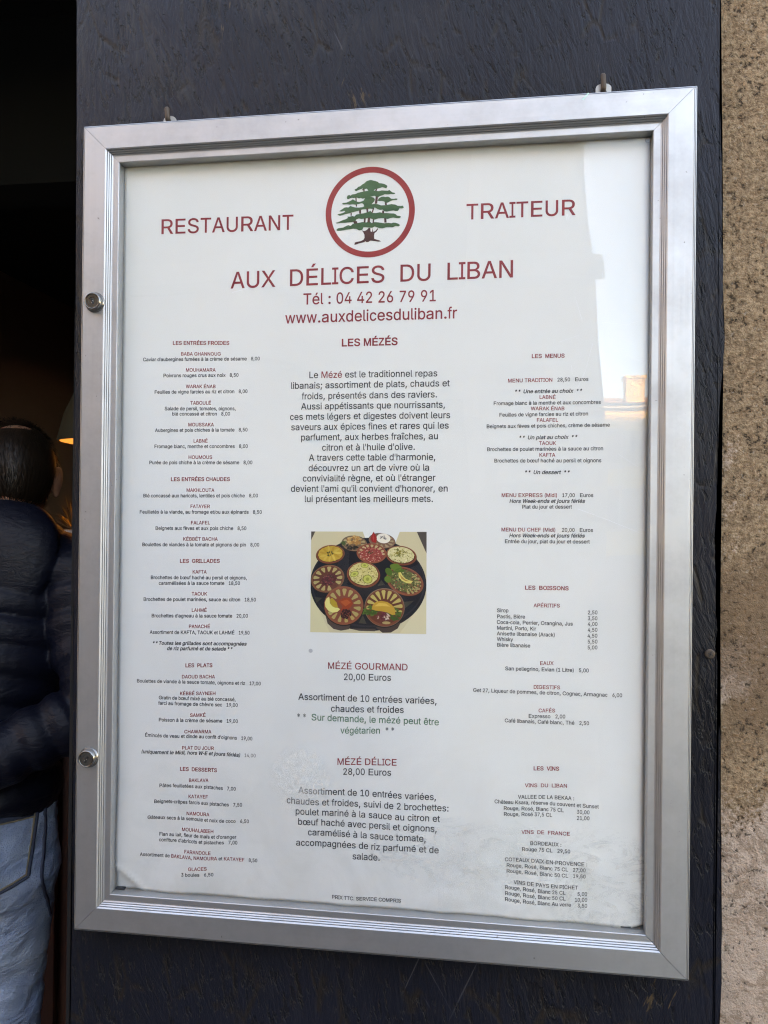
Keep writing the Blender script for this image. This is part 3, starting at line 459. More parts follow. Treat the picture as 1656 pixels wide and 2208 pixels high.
# printed lines: style, words, left/right end and baseline height at each end, in 0.1 mm on the sheet
LINES=[
('T1','RESTAURANT',-1725,-632,2322,2316),
('T1','TRAITEUR',690,1500,2337,2341),
('T2','AUX  DÉLICES  DU  LIBAN',-1139,1059,1874,1893),
('T3','Tél : 04 42 26 79 91',-555,481,1732,1730),
('T3','www.auxdelicesduliban.fr',-696,635,1589,1597),
('MB','LES MÉZÉS',-250,189,1402,1405),
('m','Le ~Mézé~ est le traditionnel repas',-502,493,1162,1162),
('m','libanais; assortiment de plats, chauds et',-645,585,1081,1086),
('m','froids, présentés dans des raviers.',-555,494,999,1003),
('m','Aussi appétissants que nourrissants,',-561,555,920,925),
('m','ces mets légers et digestes doivent leurs',-649,593,840,846),
('m','saveurs aux épices fines et rares qui les',-639,583,760,768),
('m','parfument, aux herbes fraîches, au',-561,504,681,688),
('m',"citron et à l'huile d'olive.",-392,331,602,608),
('m',"A travers cette table d'harmonie,",-495,487,524,531),
('m','découvrez un art de vivre où la',-497,441,444,451),
('m',"convivialité règne, et où l'étranger",-542,486,364,374),
('m',"devient l'ami qu'il convient d'honorer, en",-636,582,284,294),
('m','lui présentant les meilleurs mets.',-525,472,205,215),
('M','MÉZÉ GOURMAND',-329,293,-1074,-1062),
('m','20,00 Euros',-204,167,-1155,-1146),
('m','Assortiment de 10 entrées variées,',-556,516,-1321,-1307),
('m','chaudes et froides',-300,266,-1402,-1386),
('g','`* * ` Sur demande, le mézé peut être',-565,533,-1477,-1465),
('g','végétarien ` * *`',-222,194,-1564,-1547),
('M','MÉZÉ DÉLICE',-246,217,-1804,-1788),
('m','28,00 Euros',-201,175,-1879,-1867),
('m','Assortiment de 10 entrées variées,',-547,519,-2039,-2031),
('m','chaudes et froides, suivi de 2 brochettes:',-640,614,-2124,-2111),
('m','poulet mariné à la sauce au citron et',-568,546,-2201,-2194),
('m','bœuf haché avec persil et oignons,',-547,527,-2279,-2271),
('m','caramélisé à la sauce tomate,',-468,445,-2357,-2351),
('m','accompagnées de riz parfumé et de',-560,542,-2441,-2430),
('m','salade.',-120,97,-2521,-2513),
('k','PRIX TTC. SERVICE COMPRIS',-276,259,-2832,-2822),
('hb','LES ENTRÉES FROIDES',-1608,-1141,1441,1433),
('r','BABA GHANNOUG',-1539,-1209,1355,1349),
('k',"Caviar d'aubergines fumées à la crème de sésame   8,00",-1854,-893,1315,1307),
('r','MOUHAMARA',-1497,-1251,1227,1224),
('k','Poivrons rouges crus aux noix   8,50',-1683,-1063,1185,1181),
('r','WARAK ÉNAB',-1495,-1249,1097,1094),
('k','Feuilles de vigne farcies au riz et citron   8,00',-1755,-989,1055,1053),
('r','TABOULÉ',-1456,-1284,966,965),
('k','Salade de persil, tomates, oignons,',-1669,-1082,923,919),
('k','blé concassé et citron   8,00',-1606,-1128,881,878),
('r','MOUSSAKA',-1472,-1260,795,794),
('k','Aubergines et pois chiches à la tomate   8,50',-1746,-985,751,753),
('r','LABNÉ',-1427,-1308,666,666),
('k','Fromage blanc, menthe et concombres   8,00',-1751,-981,623,624),
('r','HOUMOUS',-1467,-1269,538,538),
('k','Purée de pois chiche à la crème de sésame   8,00',-1792,-943,495,497),
('hb','LES ENTRÉES CHAUDES',-1611,-1123,362,365),
('r','MAKHLOUTA',-1480,-1250,278,279),
('k','Blé concassé aux haricots, lentilles et pois chiche   8,00',-1838,-895,231,239),
('r','FATAYER',-1446,-1284,150,151),
('k','Feuilletés à la viande, au fromage et/ou aux épinards   8,50',-1866,-862,102,111),
('r','FALAFEL',-1441,-1281,21,23),
('k','Beignets aux fèves et aux pois chiche   8,50',-1733,-985,-26,-17),
('r','KÉBBÉT BACHA',-1503,-1217,-108,-104),
('k','Boulettes de viandes à la tomate et pignons de pin   8,00',-1841,-880,-157,-144),
('hb','LES  GRILLADES',-1528,-1198,-283,-277),
('r','KAFTA',-1422,-1305,-366,-364),
('k','Brochettes de bœuf haché au persil et oignons,',-1766,-976,-417,-403),
('k','caramélisées à la sauce tomate   18,50',-1698,-1031,-461,-447),
('r','TAOUK',-1426,-1299,-539,-536),
('k','Brochettes de poulet marinées, sauce au citron   18,50',-1824,-901,-591,-572),
('r','LAHMÉ',-1425,-1299,-667,-664),
('k',"Brochettes d'agneau à la sauce tomate   20,00",-1755,-964,-720,-700),
('r','PANACHÉ',-1447,-1270,-796,-791),
('k','Assortiment de KAFTA, TAOUK et LAHMÉ   19,50',-1767,-949,-851,-831),
('i','* * Toutes les grillades sont accompagnées',-1743,-974,-936,-918),
('i','de riz parfumé et de salade * *',-1625,-1090,-975,-961),
('hb','LES  PLATS',-1471,-1247,-1105,-1096),
('r','DAOUD BACHA',-1499,-1226,-1194,-1183),
('k','Boulettes de viande à la sauce tomate, oignons et riz   17,00',-1870,-854,-1240,-1223),
('r','KÉBBÉ SAYNIEH',-1512,-1218,-1326,-1313),
('k','Gratin de bœuf mixé au blé concassé,',-1687,-1055,-1366,-1355),
('k','farci au fromage de chèvre sec   19,00',-1689,-1038,-1409,-1399),
('r','SAMKÉ',-1426,-1297,-1493,-1487),
('k','Poisson à la crème de sésame   19,00',-1684,-1035,-1540,-1524),
('r','CHAWARMA',-1471,-1251,-1624,-1616),
('k',"Émincés de veau et dinde au confit d'oignons   19,00",-1797,-914,-1666,-1651),
('r','PLAT DU JOUR',-1490,-1228,-1753,-1745),
('i','(uniquement le Midi, hors W-E et jours fériés)`   14,00`',-1825,-885,-1797,-1781),
('hb','LES  DESSERTS',-1507,-1200,-1922,-1916),
('r','BAKLAVA',-1432,-1270,-2007,-1998),
('k','Pâtes feuilletées aux pistaches   7,00',-1670,-1041,-2057,-2047),
('r','KATAYEF',-1434,-1271,-2134,-2127),
('k','Beignets-crêpes farcis aux pistaches   7,50',-1712,-991,-2185,-2171),
('r','NAMOURA',-1448,-1255,-2269,-2261),
('k','Gâteaux secs à la semoule et noix de coco   6,50',-1764,-937,-2314,-2299),
('r','MOUHALABIEH',-1484,-1217,-2396,-2389),
('k',"Flan au lait, fleur de maïs et d'oranger",-1671,-1038,-2444,-2427),
('k',"confiture d'abricots et pistaches   7,00",-1672,-1028,-2489,-2471),
('r','FARANDOLE',-1459,-1239,-2565,-2562),
('k','Assortiment de ~BAKLAVA, NAMOURA~ et ~KATAYEF~   8,50',-1828,-866,-2615,-2598),
('r','GLACES',-1423,-1271,-2698,-2687),
('k','3 boules   6,50',-1479,-1219,-2746,-2733),
('hb','LES  MENUS',1187,1429,1289,1289),
('k','~MENU TRADITION~   28,50   Euros',1015,1602,1109,1115),
('i','* *  Une entrée au choix  * *',1066,1553,1028,1030),
('r','LABNÉ',1247,1368,986,984),
('k','Fromage blanc à la menthe et aux concombres',911,1692,941,945),
('r','WARAK ÉNAB',1186,1432,902,900),
('k','Feuilles de vigne farcies au riz et citron',954,1603,855,861),
('r','FALAFEL',1229,1387,816,815),
('k','Beignets aux fèves et pois chiches, crème de sésame',861,1758,769,778),
('i','* *  Un plat au choix  * *',1101,1522,685,690),
('r','TAOUK',1248,1373,644,644),
('k','Brochettes de poulet marinées à la sauce au citron',866,1713,598,605),
('r','KAFTA',1250,1368,557,557),
('k','Brochettes de bœuf haché au persil et oignons',920,1700,513,517),
('i','* *  Un dessert  * *',1145,1470,428,429),
('k','~MENU EXPRESS (Midi)~   17,00   Euros',977,1645,256,261),
('i','Hors Week-ends et jours fériés',1035,1584,213,218),
('k','Plat du jour et dessert',1128,1492,171,175),
('k','~MENU DU CHEF (Midi)~    20,00   Euros',978,1646,0,5),
('i','Hors Week-ends et jours fériés',1036,1585,-43,-37),
('k','Entrée du jour, plat du jour et dessert',1004,1622,-87,-80),
('hb','LES  BOISSONS',1155,1475,-429,-427),
('r','APÉRITIFS',1221,1413,-558,-555),
('k','Sirop',952,1039,-602,-601),
('k','2,50',1611,1683,-600,-598),
('k','Pastis, Bière',953,1161,-647,-644),
('k','3,50',1612,1683,-643,-641),
('k','Coca-cola, Perrier, Orangina, Jus',952,1507,-689,-686),
('k','4,00',1612,1684,-685,-682),
('k','Martini, Porto, Kir',954,1242,-732,-730),
('k','4,50',1612,1684,-728,-725),
('k','Anisette libanaise (Arack)',954,1380,-774,-771),
('k','4,50',1611,1684,-771,-768),
('k','Whisky',955,1074,-816,-815),
('k','5,50',1612,1685,-814,-811),
('k','Bière libanaise',955,1201,-859,-857),
('k','5,00',1612,1685,-857,-854),
('r','EAUX',1270,1371,-984,-980),
('k','San pellegrino, Evian (1 Litre)   5,00',1017,1625,-1032,-1025),
('r','DIGESTIFS',1226,1421,-1161,-1157),
('k','Get 27, Liqueur de pommes, de citron, Cognac, Armagnac   6,00',782,1864,-1202,-1197),
('r','CAFÉS',1264,1386,-1333,-1328),
('k','Expresso   2,00',1191,1460,-1377,-1369),
('k','Café libanais, Café blanc, Thé   2,50',1018,1631,-1419,-1411),
('hb','LES  VINS',1231,1420,-1762,-1757),
('r','VINS  DU  LIBAN',1171,1479,-1890,-1879),
('k','VALLEE DE LA BEKAA :',1121,1530,-1977,-1966),
('k','Château Ksara, réserve du couvent et Sunset',949,1703,-2020,-2012),
('k','Rouge, Rosé, Blanc 75 CL',1016,1456,-2065,-2059),
('k','30,00',1546,1639,-2061,-2058),
('k','Rouge, Rosé 37,5 CL',1017,1373,-2109,-2101),
('k','21,00',1546,1639,-2106,-2101),
('r','VINS  DE  FRANCE',1150,1501,-2239,-2225),
('k','BORDEAUX :',1214,1441,-2319,-2310),
('k','Rouge 75 CL   29,50',1153,1504,-2367,-2353),
('k',"COTEAUX D'AIX-EN-PROVENCE :",1030,1627,-2450,-2439),
('k','Rouge, Rosé, Blanc 75 CL   27,00',1042,1616,-2494,-2484),
('k','Rouge, Rosé, Blanc 50 CL   19,50',1042,1617,-2536,-2531),
('k','VINS DE PAYS EN PICHET',1097,1562,-2616,-2616),
('k','Rouge, Rosé, Blanc 25 CL',1032,1474,-2659,-2660),
('k','5,00',1557,1630,-2665,-2662),
('k','Rouge, Rosé, Blanc 50 CL',1033,1475,-2703,-2703),
('k','10,00',1538,1631,-2708,-2705),
('k','Rouge, Rosé, Blanc Au verre',1033,1514,-2747,-2747),
('k','3,50',1559,1631,-2750,-2748),
]


# ------------------------------------------------------------------ the wall, the doorway and the room behind it
DX0, DX1, DTOP = -2.7, -.246, 2.75          # door opening, widened out of view to let more daylight in
wall = boxes(((DX1, .012, 0), (.30, .34, DTOP)), ((.60, .012, 0), (14, .34, DTOP)), ((-14, .012, 0), (DX0, .34, DTOP)), ((-14, .012, DTOP), (14, .34, 8.85)), ((4, .012, 8.85), (24, .34, 25)))  # unseen upper wall, its height stepped to steer sun and shade across the street
# the strip of wall beside the board, rough enough to be modelled
NX, NZ = 130, 330
def wall_y(x, z):
    p = Vector((x, 0, z))
    a = noise.fractal(p * 38, .9, 2.1, 5) * .0016 + noise.fractal(p * 9, 1.0, 2.0, 3) * .0022
    edge = min(1, (x - .30) / .03 if x < .45 else (.60 - x) / .03, (z - 0) / .03, (DTOP - z) / .03)
    return .0125 - max(-.0035, a) * max(0, edge)
# (denser rows at eye level)
zs = [i * .05 for i in range(21)] + [1.02 + .0028 * i for i in range(1, 380)]
zs = [z for z in zs if z < 2.08] + [2.1 + .05 * i for i in range(14)]
xs = [.243 + .0027 * i for i in range(int(.357 / .0027) + 1)]
base = len(wall.verts)
gv = [[wall.verts.new((x, (wall_y(x, z) if x > .30 else .0125 - .9 * max(-.0035, noise.fractal(Vector((x, 0, z)) * 38, .9, 2.1, 5) * .0016 + noise.fractal(Vector((x, 0, z)) * 9, 1.0, 2.0, 3) * .0022)) if z < DTOP else .0125, z)) for x in xs] for z in zs]
for a, b in zip(gv, gv[1:]):
    for i in range(len(xs) - 1): wall.faces.new((a[i], a[i + 1], b[i + 1], b[i]))
box(wall, (.30, .02, 0), (.60, .34, DTOP))
w = obj('plaster_wall', wall, PLASTER)
tag(w, 'rough brown plaster wall with pale peeling patches right of the dark board', 'wall')

obj('floor', boxes(((-4, .34, -.02), (3, 4.6, .004)), ((DX0, .0, -.02), (DX1, .34, .006))), WOOD, kind='structure')
obj('back_wall', boxes(((-4, 4.6, 0), (3, 4.7, 2.9)), ((-4.1, .34, 0), (-4, 4.7, 2.9)), ((3, .34, 0), (3.1, 4.7, 2.9)), ((-4.0, 3.0, 0), (-2.6, 4.6, 2.9))), ROOM, kind='structure')
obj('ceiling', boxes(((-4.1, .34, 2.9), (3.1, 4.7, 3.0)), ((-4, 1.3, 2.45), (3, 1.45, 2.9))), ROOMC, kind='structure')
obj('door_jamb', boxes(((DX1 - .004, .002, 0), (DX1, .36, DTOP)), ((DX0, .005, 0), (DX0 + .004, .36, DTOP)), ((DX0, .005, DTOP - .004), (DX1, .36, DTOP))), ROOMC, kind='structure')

# ------------------------------------------------------------------ dark painted board
board = thing('painted_board', 'tall navy painted chipboard panel with worn ragged edges behind the menu case', 'board', (0, 0, 0))
left = [(-.2515, 0), (-.2475, .6), (-.2447, 1.14), (-.2449, 1.184), (-.2447, 1.26), (-.2459, 1.41), (-.2471, 1.56), (-.2484, 1.75), (-.2495, 1.89), (-.2507, 1.98), (-.256, 2.62)]
right = [(.254, 2.62), (.2525, 1.94), (.2533, 1.856), (.255, 1.805), (.2563, 1.737), (.2574, 1.686), (.2561, 1.652), (.2541, 1.618), (.2531, 1.584), (.2528, 1.55), (.2533, 1.50), (.2542, 1.466), (.2565, 1.432), (.2577, 1.365), (.259, 1.2975), (.2601, 1.247), (.2596, 1.223), (.258, 1.194), (.254, 1.05), (.256, .6), (.255, 0)]
def rag(pts, amp):
    out = []
    for (x0, z0), (x1, z1) in zip(pts, pts[1:]):
        k = max(1, int(abs(z1 - z0) / .006))
        for i in range(k):
            t = i / k; z = z0 + (z1 - z0) * t
            out.append((x0 + (x1 - x0) * t + amp * noise.fractal(Vector((3.3, z * 55, x0)), 1, 2, 3), z))
    return out + [pts[-1]]
outl = rag(left, .0005) + rag(right, .0011)
bm = bmesh.new()
fr = [bm.verts.new((x, 0, z)) for x, z in outl]; bk = [bm.verts.new((x, .0118, z)) for x, z in outl]
f0 = bm.faces.new(fr); bm.faces.new(bk[::-1])
for i in range(len(fr)): bm.faces.new((fr[i], bk[i], bk[(i + 1) % len(fr)], fr[(i + 1) % len(fr)]))
bmesh.ops.triangulate(bm, faces=[f0])
bmesh.ops.recalc_face_normals(bm, faces=bm.faces)
obj('panel', bm, BOARD, board)
for x, z in ((.2495, ZC - .0876),):
    bm = bmesh.new(); M = Matrix.Translation((x, 0, z)) @ Matrix.Rotation(R(90), 4, 'X')
    lathe(bm, [(.0036, -.001), (.0036, .0006), (.0028, .0012), (.0010, .0013)], M, 20)
    s = obj('screw', bm, RUST, board, smooth=False)
    bm = bmesh.new()
    for a in (.4, .4 + math.pi / 2):
        b2 = bmesh.new(); box(b2, (-.0020, -.0017, -.0003), (.0020, -.0009, .0003)); b2.transform(Matrix.Translation((x, 0, z)) @ Matrix.Rotation(a, 4, 'Y'))
        t2 = bpy.data.meshes.new('t'); b2.to_mesh(t2); bm.from_mesh(t2); b2.free()
    obj('screw_slot', bm, BLACK, s)

# ------------------------------------------------------------------ the lockable display case
SH = .0056
def shear(v): return Vector((v[0], v[1], v[2] + SH * v[0]))
case = thing('display_case', 'silver aluminium lockable menu case hung on the dark board', 'display case', (0, 0, ZC))
W2, H2 = .2321, .3172                                  # half size over the outer lip
PROF = [(0, 0), (0, -.0170), (.0003, -.0190), (.0008, -.0192), (.0009, -.0182), (.0012, -.0182), (.0013, -.0193), (.0019, -.0195), (.0020, -.0175), (.0026, -.0175), (.0027, -.0215), (.0031, -.0220),
        (.0200, -.0220), (.0202, -.0218), (.0209, -.0211), (.02095, -.0196), (.0213, -.0196), (.02135, -.0207), (.0221, -.0200), (.02215, -.0186), (.0225, -.0186), (.02255, -.0197), (.0233, -.0190), (.02335, -.0176), (.0237, -.0176), (.02375, -.0187), (.0246, -.0181), (.0250, -.0180), (.0292, -.0180), (.0296, -.0177), (.0297, -.0128), (.0297, -.0060), (.0270, -.0060), (.0270, 0)]
GAP = .00014
def rail(side, mat, gap0=GAP, gap1=GAP):
    bm = bmesh.new(); ends = []
    for e, g in ((0, gap0), (1, gap1)):
        ring = []
        for s, y in PROF:
            a, b = W2 - s, H2 - s
            if side == 'top': p = (-a + g, y, b) if e == 0 else (a - g, y, b)
            if side == 'bottom': p = (a - g, y, -b) if e == 0 else (-a + g, y, -b)
            if side == 'left': p = (-a, y, -b + g) if e == 0 else (-a, y, b - g)
            if side == 'right': p = (a, y, b - g) if e == 0 else (a, y, -b + g)
            ring.append(bm.verts.new(shear(p)))
        ends.append(ring)
    n = len(PROF)
    for i in range(n): bm.faces.new((ends[0][i], ends[1][i], ends[1][(i + 1) % n], ends[0][(i + 1) % n]))
    bm.faces.new(ends[0]); bm.faces.new(ends[1][::-1])
    bmesh.ops.recalc_face_normals(bm, faces=bm.faces)
    return obj('frame_rail', bm, mat, case)
rail('top', ALU_X); rail('bottom', ALU_X, .0003, GAP); rail('left', ALU_Z); rail('right', ALU_Z, GAP, .0002)
# back plate and pane
bp = boxes(((-.203, -.0035, -.2885), (.203, -.0006, .2885))); 
for v in bp.verts: v.co = shear(v.co)
obj('back_plate', bp, PAPER, case)
pn = boxes(((-.2035, -.0125, -.2894), (.2035, -.0108, .2894)))
for v in pn.verts: v.co = shear(v.co)
pane = obj('pane', pn, PANE, case)
def scratch(pts, wd):
    bm = bmesh.new()
    for (x0, z0), (x1, z1) in zip(pts, pts[1:]):
        d = Vector((x1 - x0, 0, z1 - z0)); L = d.length; q = Vector((-d.z, 0, d.x)).normalized() * wd * .5
        a, b = Vector((x0, -.01256, z0)), Vector((x1, -.01256, z1))
        vs = [bm.verts.new(p) for p in (a - q, b - q * .5, b + q * .5, a + q)] + [bm.verts.new(p + Vector((0, .00005, 0))) for p in (a - q, b - q * .5, b + q * .5, a + q)]
        bm.faces.new(vs[:4])
        bm.faces.new(vs[7:3:-1])
        for k in range(4): bm.faces.new((vs[k], vs[4 + k], vs[4 + (k + 1) % 4], vs[(k + 1) % 4]))
    obj('scratch', bm, SCRATCH, pane)
for q, wd in (([(0.1527, 0.0173), (0.1708, 0.0108), (0.1986, -0.0003)], 0.00035),
    ([(0.1624, 0.1383), (0.1573, 0.1181), (0.1502, 0.1012)], 0.00025),
    ([(0.1382, 0.1395), (0.1531, 0.1446)], 0.0002),
    ([(0.1688, 0.1534), (0.1858, 0.1513), (0.1994, 0.1551)], 0.0002),
    ([(0.1778, 0.1329), (0.1893, 0.1277), (0.1991, 0.1235)], 0.0003),
    ([(0.1473, 0.1223), (0.148, 0.1161)], 0.0003),
    ([(0.1432, 0.2334), (0.1429, 0.2293)], 0.0008),
    ([(0.1446, 0.2319), (0.1443, 0.2296)], 0.0006),
    ([(0.1691, 0.1906), (0.1688, 0.1856)], 0.0003),
    ([(0.1818, 0.057), (0.1952, 0.048)], 0.0002),
    ([(0.1546, 0.1554), (0.1495, 0.1725)], 0.0003),
    ([(-0.1112, 0.1829), (-0.0982, 0.1858)], 0.0005),): scratch(q, wd)
# locks
for x, z, key in ((-.2190, .1765, .25), (-.2192, -.1796, -.45)):
    z += SH * x
    M = Matrix.Translation((x, -.0219, z)) @ Matrix.Rotation(R(90), 4, 'X')
    bm = bmesh.new()
    lathe(bm, [(.0079, 0), (.0079, .0006), (.0074, .0010), (.0072, .0022), (.0066, .0046), (.0062, .0052), (.0057, .0053), (.0055, .0049), (.0054, .0040)], M, 40)
    lk = obj('lock', bm, CHROME, case, smooth=True)
    bm = bmesh.new(); lathe(bm, [(.0053, .0036), (.0053, .0046), (.0050, .0049), (.0030, .00485), (.0029, .0045), (.0001, .0045)], M, 32)
    obj('lock_plug', bm, CHROME, lk, smooth=False)
    bm = bmesh.new()
    for lo, hi in (((-.0004, -.0024, .0044), (.0005, .0021, .0051)), ((-.0010, -.0006, .0044), (.0004, .0004, .00512)), ((-.0003, .0008, .0044), (.0011, .0016, .00505))): box(bm, lo, hi)
    bm.transform(M @ Matrix.Rotation(key, 4, 'Z')); obj('keyhole', bm, BLACK, lk)
    bm = bmesh.new(); box(bm, (-.0006, -.0019, .0046), (-.0001, -.0010, .0053)); box(bm, (.0003, -.0004, .0046), (.0008, .0003, .0053)); bm.transform(M @ Matrix.Rotation(key, 4, 'Z')); obj('pin', bm, STEEL, lk)
x0, x1 = .1515, .1560
bm = bmesh.new(); vv = [bm.verts.new(p) for p in ((x0, -.02204, .3118), (x0 + .0012, -.02204, .3112), (x1 + .0008, -.02204, .3160), (x1, -.02204, .3165))]; bm.faces.new(vv[::-1]); r_ = bmesh.ops.extrude_face_region(bm, geom=bm.faces[:])
for v in r_['geom']:
    if isinstance(v, bmesh.types.BMVert): v.co.y += .00006
obj('paint_scuff', bm, Mat('mint_paint', (.40, .66, .56), .6).m, case)
# hanging lugs standing up behind the top rail
def lug(x, top, w):
    bm = bmesh.new(); z0 = H2 - .012 + SH * x; zt = top; r = w / 2
    out = [(-r, z0), (r, z0), (r, zt - .0032)] + [(r * .98 * math.cos(a), zt - .0032 + .0032 * math.sin(a)) for a in [math.pi * i / 10 for i in range(1, 10)]] + [(-r, zt - .0032)]
    sl = .0016
    a = [bm.verts.new((x + p, -.0045, q)) for p, q in out]; b = [bm.verts.new((x + p, -.0030, q)) for p, q in out]
    bm.faces.new(a); bm.faces.new(b[::-1])
    for i in range(len(a)): bm.faces.new((a[i], b[i], b[(i + 1) % len(a)], a[(i + 1) % len(a)]))
    bmesh.ops.recalc_face_normals(bm, faces=bm.faces)
    g = obj('hanging_lug', bm, ZINC, case)
    bm = bmesh.new(); M = Matrix.Translation((x, -.0047, zt - .0066)) @ Matrix.Rotation(R(90), 4, 'X'); lathe(bm, [(.0022, -.0004), (.0022, .0001)], M, 20); obj('lug_hole', bm, BLACK, g)
lug(.1694, .3325, .0112); lug(-.1672, .3282, .0105)
def hook(x, z0, z1, label):
    t = bmesh.new()
    tube(t, [(x, .008, z0), (x, -.002, z0), (x, -.0062, z0 + .0004), (x + .0001, -.0072, z0 + .002), (x - .0003, -.0072, z1 - .001), (x - .0005, -.0068, z1)], .00055, 8)
    h = obj('hook_nail', t, RUST, smooth=True); h.location.z = ZC
    tag(h, label, 'nail', 'nails the menu case hangs from')
hook(.1690, .3265, .3368, 'bent nail holding the right hanging lug of the menu case')
hook(-.1680, .3240, .3325, 'bent nail holding the left hanging lug of the menu case')
# dark blocks at the bottom: a clip left, a gap's shade as dark colour right
for x in (-.1985, .190):
    obj('clip_gap_block', boxes(((x - .0038, -.0106, -.2905 + SH * x), (x + .0038, -.0066, -.2862 + SH * x)), bevel=.0004), CLIP_GAP, case)

# ------------------------------------------------------------------ the printed menu sheet inside the case
YS = -.0083
def sheet_h(x, z):
    """how far the sheet bulges towards the pane"""
    low = max(0., min(1., (-.10 - z) / .13)); low = low * low * (3 - 2 * low)
    h = .0012 * low * math.sin((x * .9 - z * .55) * 2 * math.pi / .062 + .6 * math.sin(z * 30)) * (1 - .35 * max(0, x / .2))
    h += .0008 * low * noise.noise(Vector((x * 14, 4.2, z * 9)))
    h += .0005 * math.sin(x * 17 + z * 6) + .0007 * noise.noise(Vector((x * 8, 1.7, z * 5)))
    cr = max(0., min(1., (x + .02) / .08)) * max(0., min(1., (-.215 - z) / .04))
    if cr: h += cr * (.0008 * abs(noise.noise(Vector((x * 38 + z * 20, .3, z * 60)))) - .0002)
    top = max(0., (z - .20) / .09); h += .00035 * top * math.sin(x * 26)
    return .0004 + max(-.0004, min(.0019, h))
def on_sheet(x, z, lift=.00012): return Vector((x, YS - sheet_h(x, z) - lift, z))
poster = thing('menu_poster', 'white printed restaurant menu sheet with red and black lettering inside the case', 'menu', (0, 0, ZC))
bm = bmesh.new(); NX, NZ = 150, 210
def sheet_pt(i, j):
    x = -.2025 + .405 * i / NX; z = -.2880 + .5765 * j / NZ + SH * x
    p = on_sheet(x, z, 0)
    d = (x + .2025) + (z + .2895) * 1.25                                    # turned-up lower left corner
    if d < .024: p.y += .0009 * min(1, (.024 - d) / .004) ; 
    if abs(d - .024) < .004: p.y -= .0014 * (1 - abs(d - .024) / .004)
    d2 = (.2025 - x) * .9 + (z + .2870)
    if d2 < .010: p.z += .0035 * (.010 - d2) / .010
    return p
g = [[bm.verts.new(sheet_pt(i, j)) for i in range(NX + 1)] for j in range(NZ + 1)]
for j in range(NZ):
    for i in range(NX): bm.faces.new((g[j][i], g[j][i + 1], g[j + 1][i + 1], g[j + 1][i]))
r = bmesh.ops.extrude_face_region(bm, geom=bm.faces[:])
for v in r['geom']:
    if isinstance(v, bmesh.types.BMVert): v.co.y += .00018
bmesh.ops.recalc_face_normals(bm, faces=bm.faces)
obj('sheet', bm, PAPER, poster, smooth=True)

def area(l): return sum(l[i][0] * l[(i + 1) % len(l)][1] - l[(i + 1) % len(l)][0] * l[i][1] for i in range(len(l))) / 2
def inside(p, l):
    c = False
    for i in range(len(l)):
        (x0, y0), (x1, y1) = l[i], l[i - 1]
        if (y0 > p[1]) != (y1 > p[1]) and p[0] < (x1 - x0) * (p[1] - y0) / (y1 - y0) + x0: c = not c
    return c
def grow(l, d):
    out = []; n = len(l)
    for i in range(n):
        a, b, c = Vector(l[i - 1]), Vector(l[i]), Vector(l[(i + 1) % n])
        e1, e2 = (b - a), (c - b)
        if e1.length < 1e-6 or e2.length < 1e-6: out.append(tuple(b)); continue
        n1 = Vector((e1.y, -e1.x)).normalized(); n2 = Vector((e2.y, -e2.x)).normalized()
        m = n1 + n2
        k = d / max(.35, 1 + n1.dot(n2)); out.append((b.x + m.x * k, b.y + m.y * k))
    return out
_cache = {}
def glyph(ch, weight):
    """triangulated letter: list of (points, triangles) in 1/1000 em, one entry per stroke shape"""
    key = (ch, weight)
    if key in _cache: return _cache[key]
    adv, loops = GLYPHS[ch]
    loops = [[(l[i], l[i + 1]) for i in range(0, len(l), 2)] for l in loops]
    big = max(loops, key=lambda l: abs(area(l))); sg = 1 if area(big) > 0 else -1
    if weight: loops = [grow(l, weight * sg) for l in loops]
    V0, E0 = [], []
    for l in loops:
        b0 = len(V0); V0 += [Vector(p) for p in l]; E0 += [(b0 + i, b0 + (i + 1) % len(l)) for i in range(len(l))]
    vo, eo, fo = delaunay_2d_cdt(V0, E0, [], 0, 1e-5)[:3]
    def wind(p):
        w = 0
        for l in loops:
            for i in range(len(l)):
                (x0, y0), (x1, y1) = l[i - 1], l[i]
                if (y0 <= p.y) != (y1 <= p.y) and p.x < (x1 - x0) * (p.y - y0) / (y1 - y0) + x0: w += 1 if y1 > y0 else -1
        return w
    res = [([Vector((p.x, p.y, 0)) for p in vo], [f for f in fo if wind((vo[f[0]] + vo[f[1]] + vo[f[2]]) / 3) != 0])]
    _cache[key] = (adv, res)
    return _cache[key]
INK = {'r': 0, 'k': 1, 'g': 2, 'a': 3}
INKS = [INK_RED, INK_BLACK, INK_GREEN, INK_GREY]
STYLE = {'T1': ('r', 0), 'T2': ('r', 0), 'T3': ('r', 0), 'MB': ('r', 1), 'm': ('k', 0), 'M': ('r', 0), 'g': ('g', 0), 'k': ('k', 0), 'hb': ('r', 1), 'r': ('r', 0), 'i': ('k', 2)}
